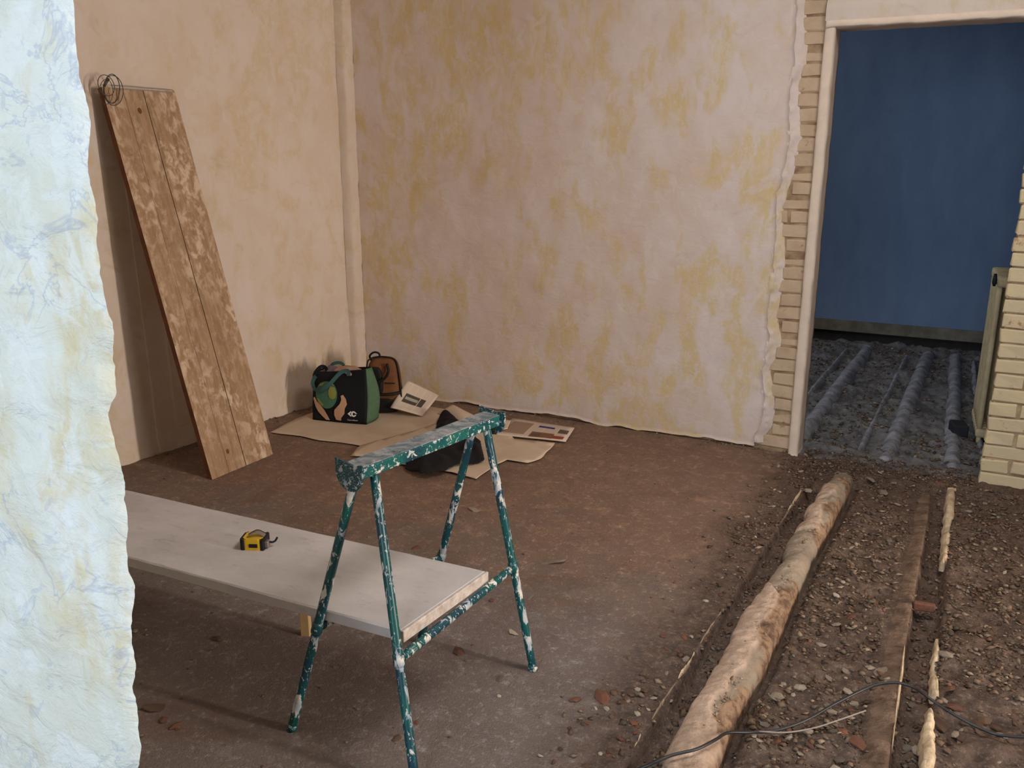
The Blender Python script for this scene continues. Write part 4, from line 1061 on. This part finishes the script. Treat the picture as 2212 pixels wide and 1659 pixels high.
# ------------------------------------------------------------------ radiator in the blue room
rp = Vector((.205, 5.12, 0)); rp = fl(2098, 946, -.02); 
rad = empty('radiator', (rp.x+.014, rp.y, -.04), .04); prop(rad, 'old cream column radiator just inside the blue room doorway', 'radiator')
HR = .915
for k in range(9):
    yk = k*.052
    bm = bmesh.new()
    for x in (.018, .066, .114):
        vs, fs = tube_data([(x, yk, .06+ (HR-.10)*i/10) for i in range(11)], [.0135]*11, 8)
        o_ = len(bm.verts); vv_ = [bm.verts.new(v) for v in vs]
        for f_ in fs: bm.faces.new([vv_[i] for i in f_])
    box_bm(bm, (.066, yk, HR-.035), (.13, .044, .055), None, .014, 2); box_bm(bm, (.066, yk, .055), (.13, .044, .05), None, .014, 2)
    bm_obj('radiator_section', bm, M_CREAMRAD, rad, True)
for (yy) in (0, .416):
    bm = bmesh.new(); box_bm(bm, (.02, yy, .02), (.022, .03, .04), None, .004, 1); bm_obj('foot', bm, M_CREAMRAD, rad)
    bm = bmesh.new(); box_bm(bm, (.112, yy, .02), (.022, .03, .04), None, .004, 1); bm_obj('foot', bm, M_CREAMRAD, rad)
tube('valve', [(-.012, -.02, HR-.055), (-.012, -.02, HR-.035), (-.012, -.02, HR-.02), (-.012, -.02, HR+.01)], [.006, .012, .012, .007], M_RUB, rad, 10)
tube('valve_neck', [(.02, -.0, HR-.04), (-.012, -.02, HR-.04)], .006, M_STEEL, rad, 8)
# a darker open tread / box beside it
bm = bmesh.new(); box_bm(bm, (0, 0, .05), (.08, .12, .08), Matrix.Rotation(.2, 4, 'Z'), .006, 1)
bb = bm_obj('dark_box', bm, simple('dark_metal', srgb(40, 40, 46), .6)); bb.location = fl(2070, 928, 0); bb.location.z = -.05
prop(bb, 'small dark box on the rubble in front of the radiator', 'box')

# ------------------------------------------------------------------ cable and thin wire
def zf(px, py, dz):
    p = fl(px, py, dz); 
    for _ in range(4): p = fl(px, py, float(height(p.x, p.y))+dz)
    return p
J = .052
cab = [fl(1330, 1680, -.02), fl(1395, 1655, .035), fl(1450, 1632, .052), fl(1505, 1618, .054), fl(1545, 1598, .048), fl(1572, 1583, .03), fl(1620, 1582, .01), fl(1675, 1578, .01), fl(1740, 1556, .015), fl(1800, 1522, .02), fl(1860, 1492, .028),
       fl(1900, 1478, .04), fl(1940, 1475, .05), fl(1975, 1486, .05), fl(2010, 1510, .045), fl(2060, 1543, .022), fl(2110, 1570, .01), fl(2160, 1588, .01), fl(2230, 1592, .01), fl(2330, 1590, .008)]
cb = tube('cable', spline(cab, 8), .0042, M_CORD, None, 8); prop(cb, 'thin black cable arching over the joists in the right foreground', 'cable')
tw = tube('thin_wire', spline([fl(1640, 1580, .012), fl(1700, 1582, .01), fl(1760, 1572, .012), fl(1810, 1556, .012), fl(1870, 1535, .012)], 6), .0022, M_DUSTCORD, None, 6)
prop(tw, 'thin pale wire lying under the black cable between the joists', 'wire')

# ------------------------------------------------------------------ rubble
def chip_mesh(seed, sub=1, flat=.5, elong=1.0):
    rr_ = random.Random(seed); bm = bmesh.new(); bmesh.ops.create_icosphere(bm, subdivisions=sub, radius=.5)
    for v in bm.verts:
        k = rr_.uniform(.68, 1.15); v.co = Vector((v.co.x*k*elong, v.co.y*k, max(-.25, v.co.z*k)*flat))
    me = bpy.data.meshes.new('chip'); bm.to_mesh(me); bm.free(); return me
CM = {}
for mk in M_CH:
    CM[mk] = []
    for s_ in range(6):
        me = chip_mesh(s_*7+len(mk), 1, random.Random(s_).uniform(.35, .65), random.Random(s_+9).uniform(1, 1.5)); me.materials.append(M_CH[mk]); CM[mk].append(me)
def place_chip(name, px, py, size, mk, label, group=None, cat='rubble', flat=1.0, elong=1.0, rz=None, on=0.0, i=None):
    p = zf(px, py, on)
    o = bpy.data.objects.new(name, CM[mk][i if i is not None else random.randrange(6)]); COL.objects.link(o)
    o.location = (p.x, p.y, p.z + size*.10*flat); o.scale = (size*elong, size, size*flat)
    o.rotation_euler = (random.uniform(-.25, .25), random.uniform(-.25, .25), random.uniform(0, 6.28) if rz is None else rz)
    prop(o, label, cat, group); return o
single = [
 ('plaster_chip', 1676, 1506, .05, 'pale', 'broad pale plaster chip right of the caked joist, just above the cable', 1, 1.1),
 ('plaster_chip', 1726, 1487, .04, 'pale', 'grey-white plaster chip behind the broad pale one above the cable', 1, 1.1),
 ('plaster_chip', 1904, 1452, .042, 'pale', 'long cream chip lying just above the crest of the cable', .6, 1.9),
 ('plaster_chip', 1846, 1522, .026, 'pale', 'small white chip under the cable left of the narrow channel', .8, 1.1),
 ('plaster_lump', 2043, 1416, .042, 'pale', 'round white lump right of the short mortar ridge', 1, 1.0),
 ('plaster_lump', 2037, 1516, .026, 'pale', 'bright white lump touching the cable right of the channel', 1.2, 1.3),
 ('plaster_lump', 2013, 1497, .028, 'pale', 'cream lump at the foot of the short mortar ridge', 1.1, 1.2),
 ('brick_lump', 1852, 1607, .05, 'red', 'pinkish brick lump below the cable left of the narrow channel', .9, 1.1),
 ('brick_sliver', 2054, 1488, .03, 'red', 'upright red brick sliver right of the channel above the cable', .8, 2.4),
 ('brick_lump', 2030, 1566, .05, 'brown', 'brown lump below the cable right of the channel', 1.0, 1.2),
 ('brick_lump', 2062, 1530, .04, 'red', 'reddish brick piece just under the cable beside the bright white lump', .8, 1.4),
 ('plaster_chip', 1984, 1625, .045, 'pale', 'cream plaster shard inside the channel near the photo bottom', .7, 1.6),
 ('plaster_chip', 1620, 1445, .03, 'pale', 'white plaster chip on the right shoulder of the caked joist', 1, 1.2),
 ('plaster_chip', 1653, 1385, .022, 'pale', 'small bright plaster chip on top of the caked joist', 1.2, 1.2),
 ('plaster_chip', 1908, 1064, .05, 'pale', 'long pale chip lying near the doorway between the joists', .5, 2.2),
 ('plaster_chip', 1882, 1036, .05, 'pale', 'thin pale sliver just behind the long chip near the doorway', .35, 2.2),
 ('plaster_chip', 1746, 1060, .035, 'pale', 'white chip in the left channel near the door edge', .9, 1.1),
 ('plaster_chip', 1191, 1214, .055, 'pale', 'flat pale shard alone on the packed floor right of the trestle', .35, 2.0),
 ('brick_lump', 990, 1411, .038, 'red', 'crumbled orange brick lump behind the near trestle leg', .8, 1.2),
 ('pebble', 1011, 1428, .02, 'grey', 'grey pebble beside the crumbled orange brick lump', .9, 1.2),
 ('brick_lump', 1063, 1297, .022, 'red', 'small dark red brick bit under the right crossbar', .7, 1.4),
 ('plaster_chip', 1108, 1366, .032, 'pale', 'pale flat chip left of the far right trestle leg', .4, 1.6),
 ('pebble', 1080, 1467, .028, 'grey', 'grey pebble in front of the far right trestle foot', .7, 1.2),
 ('brick_lump', 1243, 1512, .034, 'red', 'left of two low brick lumps on the floor right of the trestle', .7, 1.3),
 ('brick_lump', 1300, 1510, .046, 'red', 'right of two low brick lumps on the floor right of the trestle', .7, 1.5),
 ('plaster_chip', 290, 1364, .028, 'pale', 'cream chip beside the ragged foreground wall below the slab', .8, 1.1),
 ('pebble', 470, 1381, .032, 'brown', 'oval brown pebble on the floor below the slab', .6, 1.5),
 ('brick_lump', 352, 1557, .03, 'red', 'left dark red brick chip near the foreground wall', .7, 1.3),
 ('brick_lump', 378, 1569, .028, 'red', 'right dark red brick chip near the foreground wall', .7, 1.4),
 ('pebble', 340, 1530, .05, 'brown', 'flat brown stone behind the two dark red chips', .35, 1.6),
 ('plaster_chip', 302, 1590, .02, 'pale', 'tiny pale chip against the foot of the foreground wall', .7, 1.2),
 ('pebble', 855, 1597, .026, 'brown', 'tan pebble left of the nearest trestle leg', .7, 1.2),
 ('brick_lump', 899, 1562, .016, 'red', 'small red chip right beside the nearest trestle leg', .8, 1.1),
 ('plaster_chip', 1026, 1103, .04, 'pale', 'pale chip on the packed floor behind the slab end', .4, 1.5),
 ('brick_bit', 898, 1184, .03, 'red', 'reddish bit behind the slab beside the far trestle leg', .5, 1.4),
]
for (nm, x, y, sz, mk, lab, flt, el_) in single:
    o = place_chip(nm, x, y, sz, mk, lab, None, 'rubble', flt, el_, rz={'brick_sliver': 1.2}.get(nm))
# spacer pieces wedged in the narrow channel
for (x, y, lab) in ((1997, 1306, 'reddish brick spacer wedged across the narrow channel'), (2036, 1046, 'dark brick spacer across the channel near the doorway')):
    p = fl(x, y, -.01); bm = bmesh.new(); box_bm(bm, (0, 0, 0), (.070 if y > 1200 else .06, .022, .030), Matrix.Rotation(.12, 4, 'Z'), .004, 1)
    q = bm_obj('brick_spacer', bm, M_CH['red']); q.location = (p.x, p.y, -.018); prop(q, lab, 'brick')
zones = [
 ('plaster_chip', 'pale', 'small pale plaster chip in rubble between the joists', 'pale chips between the joists', 34, 'mid', (.014, .034)),
 ('brick_chip', 'red', 'small red brick chip in rubble between the joists', 'red chips between the joists', 26, 'mid', (.012, .03)),
 ('rubble_stone', 'grey', 'grey mortar stone in rubble between the joists', 'grey stones between the joists', 34, 'mid', (.014, .034)),
 ('plaster_chip', 'pale', 'small pale plaster chip left of the caked joist', 'pale chips left of the caked joist', 22, 'left', (.012, .026)),
 ('brick_chip', 'red', 'small red brick chip left of the caked joist', 'red chips left of the caked joist', 24, 'left', (.012, .026)),
 ('rubble_stone', 'brown', 'brown stone left of the caked joist', 'brown stones left of the caked joist', 26, 'left', (.012, .03)),
 ('plaster_chip', 'pale', 'small pale plaster chip right of the narrow channel', 'pale chips right of the channel', 22, 'right', (.012, .032)),
 ('rubble_stone', 'brown', 'brown stone right of the narrow channel', 'brown stones right of the channel', 30, 'right', (.014, .04)),
 ('rubble_stone', 'grey', 'grey stone lying in the open joist channels', 'grey stones in the channels', 24, 'chan', (.014, .034)),
 ('brick_chip', 'red', 'tiny red chip on the packed floor around the trestle', 'red chips on the packed floor', 14, 'floor', (.006, .013)),
 ('plaster_chip', 'pale', 'tiny pale chip on the packed floor around the trestle', 'pale chips on the packed floor', 20, 'floor', (.006, .014)),
]
def zone_uv(zn, rg):
    for _ in range(1000):
        px = rg.uniform(280, 2212); py = rg.uniform(950, 1659); p = fl(px, py); u, v = p.x, p.y
        if v > 4.4: continue
        if zn == 'mid' and float(JR(v))+.05 < u < float(SL(v))-.01: return p
        if zn == 'left' and float(LE(v))-.22 < u < float(LE(v))-.015 and rg.random() < .15+(u-float(LE(v))+.22)*5: return p
        if zn == 'right' and u > float(CR(v))+.04 and v < 4.3: return p
        if zn == 'chan' and ((float(LE(v))+.02 < u < float(JL(v))-.02) or (float(CL(v))+.02 < u < float(CR(v))-.02)): return p
        if zn == 'floor' and u < float(LE(v))-.25 and v < 3.2 and u > -2.6: return p
    return None
rg = random.Random(77)
for (nm, mk, lab, grp, n_, zn, (s0, s1)) in zones:
    for k in range(n_):
        p = zone_uv(zn, rg)
        if p is None: continue
        sz = s0 + (s1-s0)*rg.random()**1.8
        o = bpy.data.objects.new(nm, CM[mk][rg.randrange(6)]); COL.objects.link(o)
        o.location = (p.x, p.y, float(height(p.x, p.y)) + sz*.12); o.scale = (sz*rg.uniform(.9, 1.3), sz, sz*rg.uniform(.6, 1))
        o.rotation_euler = (rg.uniform(-.3, .3), rg.uniform(-.3, .3), rg.uniform(0, 6.28))
        if zn == 'floor': wh = 'behind the slab' if p.y > 2.75 else ('left of the trestle' if p.x < -1.3 else 'right of the trestle legs' if p.x > -.95 else 'between the trestle legs')
        else: wh = 'near the doorway' if p.y > 3.5 else 'past the reddish spacer' if p.y > 2.75 else 'just beyond the cable' if p.y > 2.15 else 'below the cable'
        big = (sz-s0)/(s1-s0); sw = 'larger ' if big > .45 else 'mid-sized ' if big > .15 else 'tiny '
        l2 = sw + lab.replace('small ', '').replace('tiny ', '').replace(' around the trestle', '') + ', ' + wh
        prop(o, l2, 'rubble', grp + ', ' + wh)

def stuff_mesh(name, pts, sizes, cols, mat, label, cat='rubble'):
    """many tiny shards joined: 12-face shards (octahedra pulled about)"""
    n_ = len(pts); base = np.array([[1, 0, 0], [0, 1, 0], [-1, 0, 0], [0, -1, 0], [0, 0, 1], [0, 0, -.6]], float)*.5
    tris = np.array([[0, 1, 4], [1, 2, 4], [2, 3, 4], [3, 0, 4], [1, 0, 5], [2, 1, 5], [3, 2, 5], [0, 3, 5]])
    V = base[None]*RNG.uniform(.6, 1.3, (n_, 6, 1)) + RNG.uniform(-.12, .12, (n_, 6, 3))
    V = V*np.array([1.25, .95, .55])[None, None]
    a = RNG.uniform(0, 6.28, n_); ca, sa = np.cos(a), np.sin(a)
    tl = RNG.uniform(-.5, .5, n_); V[:, :, 2] += V[:, :, 0]*tl[:, None]
    X = V[:, :, 0]*ca[:, None]-V[:, :, 1]*sa[:, None]; Y = V[:, :, 0]*sa[:, None]+V[:, :, 1]*ca[:, None]
    V = np.stack([X, Y, V[:, :, 2]], 2)*sizes[:, None, None] + pts[:, None]
    Fc = (tris[None] + (np.arange(n_)*6)[:, None, None]).reshape(-1, 3)
    me = bpy.data.meshes.new(name); me.vertices.add(n_*6); me.vertices.foreach_set('co', V.astype(np.float32).ravel())
    m_ = len(Fc); me.loops.add(m_*3); me.loops.foreach_set('vertex_index', Fc.astype(np.int32).ravel())
    me.polygons.add(m_); me.polygons.foreach_set('loop_start', np.arange(0, m_*3, 3, dtype=np.int32)); me.polygons.foreach_set('loop_total', np.full(m_, 3, np.int32))
    at_ = me.color_attributes.new('tint', 'FLOAT_COLOR', 'POINT'); cc_ = np.repeat(np.hstack([cols, np.ones((n_, 1))]), 6, 0); at_.data.foreach_set('color', cc_.astype(np.float32).ravel())
    me.update(); o = link(name, me, mat); prop(o, label, cat, kind='stuff'); return o
PAL = np.array([srgb(*c)[:3] for c in ((168, 148, 126), (146, 126, 106), (136, 112, 92), (116, 94, 78), (128, 92, 74), (124, 110, 98), (98, 78, 66), (190, 174, 152))])
PW = np.array([.09, .16, .24, .18, .11, .12, .08, .02])
def scatter(n_, u0, u1, v0, v1, dens, smin, smax, name, label, tint=None, pw=PW):
    u = RNG.uniform(u0, u1, n_); v = v0 + (v1-v0)*RNG.random(n_)**1.15; k = RNG.random(n_) < dens(u, v); u, v = u[k], v[k]
    s_ = smin + (smax-smin)*RNG.random(len(u))**6; z = height(u, v) + s_*.15
    ci = RNG.choice(len(PAL), len(u), p=pw/pw.sum()); c_ = PAL[ci]*RNG.uniform(.28, .85, (len(u), 1))
    if tint is not None: c_ = c_*.4 + np.array(tint)*.6*c_.mean(1, keepdims=True)*2
    return stuff_mesh(name, np.stack([u, v, z], 1), s_, c_, M_MIX, label)
def d_right(u, v):
    le, jl, jr, sl, cl, cr = LE(v), JL(v), JR(v), SL(v), CL(v), CR(v)
    d = np.where(u < le, np.clip((u-le+.32)/.32, 0, 1)**2*(.5+fbm(u, v, 3, 3, 601)*1.3), 0)
    d = np.where((u > le) & (u < jl), .5, d); d = np.where((u > jr+.02) & (u < sl), .55+fbm(u, v, 4, 3, 603)*1.0, d)
    d = np.where((u > cl) & (u < cr), .35, d); d = np.where((u > sl) & (u < cl), np.clip(.12+fbm(u, v, 5, 3, 609), 0, .5), d); d = np.where(u > cr, .5+fbm(u, v, 4, 3, 607)*1.0, d)
    d = np.where((u > jl) & (u < jr) & (v < 4.2), 0, d); d = np.where((v > 4.2) & (u > -.62) & (u < .3), .6, d)
    return d
scatter(85000, -1.1, .75, 1.3, 4.38, d_right, .003, .026, 'fine_rubble', 'fine brown rubble and plaster crumbs around the uncovered joists')
def d_th(u, v): return .6 + 0*u
scatter(5000, U_DL+.02, U_DR-.01, 4.38, 4.62, d_th, .004, .024, 'threshold_rubble', 'crumbled plaster and brick filling the doorway threshold')
def d_left(u, v): return np.clip(.05 + .7*np.clip(fbm(u, v, 2.2, 3, 611), 0, 1) + .4*sstep(-1.9, -2.9, u)*sstep(3.3, 2.5, v), 0, 1)*(u < LE(v)-.2)
scatter(15000, -3.3, -.5, 1.1, 4.3, d_left, .003, .011, 'floor_crumbs', 'fine crumbs of brick and plaster on the packed floor')
def d_base(u, v): return np.clip(.8-(VB-.01-v)/.12, 0, 1)*(.45+fbm(u, v*0, 3, 3, 617))
scatter(9000, -3.0, -.62, 4.25, VB+.02, d_base, .004, .02, 'wall_foot_crumbs', 'plaster crumbs along the foot of the back wall', pw=np.array([.35, .2, .12, .08, .05, .1, .02, .1]))
def d_lw(u, v):
    dist = (u-corner.x)*nrm.x + (v-corner.y)*nrm.y; return np.clip(.9-dist/.14, 0, 1)*(dist > 0)*(.5+fbm(u, v, 3, 3, 619))
scatter(9000, -3.9, -3.2, 2.2, 4.4, d_lw, .004, .02, 'left_wall_crumbs', 'plaster crumbs along the foot of the left wall', pw=np.array([.25, .2, .15, .1, .1, .1, .05, .05]))
def d_far(u, v): return .5+fbm(u, v, 3, 3, 621)
scatter(20000, -1.4, .5, 4.7, 7.5, d_far, .006, .035, 'far_rubble', 'dark rubble covering the floor of the blue room', pw=np.array([.06, .2, .1, .1, .02, .4, .1, .02]))
# crust of chips on the caked joist
def d_j(u, v): 
    jl, jr = JL(v), JR(v); a = (u-jl)/(jr-jl); return ((a > .45) & (a < .92))*np.clip(.2+fbm(u, v, 4, 3, 631)*3, 0, 1)
n_ = 9000; u = RNG.uniform(-.7, -.2, n_); v = RNG.uniform(1.3, 4.2, n_); k = RNG.random(n_) < d_j(u, v); u, v = u[k], v[k]
a = (u-JL(v))/(JR(v)-JL(v)); s_ = .003+.013*RNG.random(len(u))**3; z = -.075 + .107*np.sin(PI*a)**.38 - .002 + .004*RNG.random(len(u))
c_ = PAL[RNG.choice(len(PAL), len(u), p=np.array([.25, .22, .18, .1, .08, .1, .02, .05]))]
stuff_mesh('joist_crumbs', np.stack([u, v, z], 1), s_, c_, M_MIX, 'crumbs of mortar crusted on the right side of the caked joist')
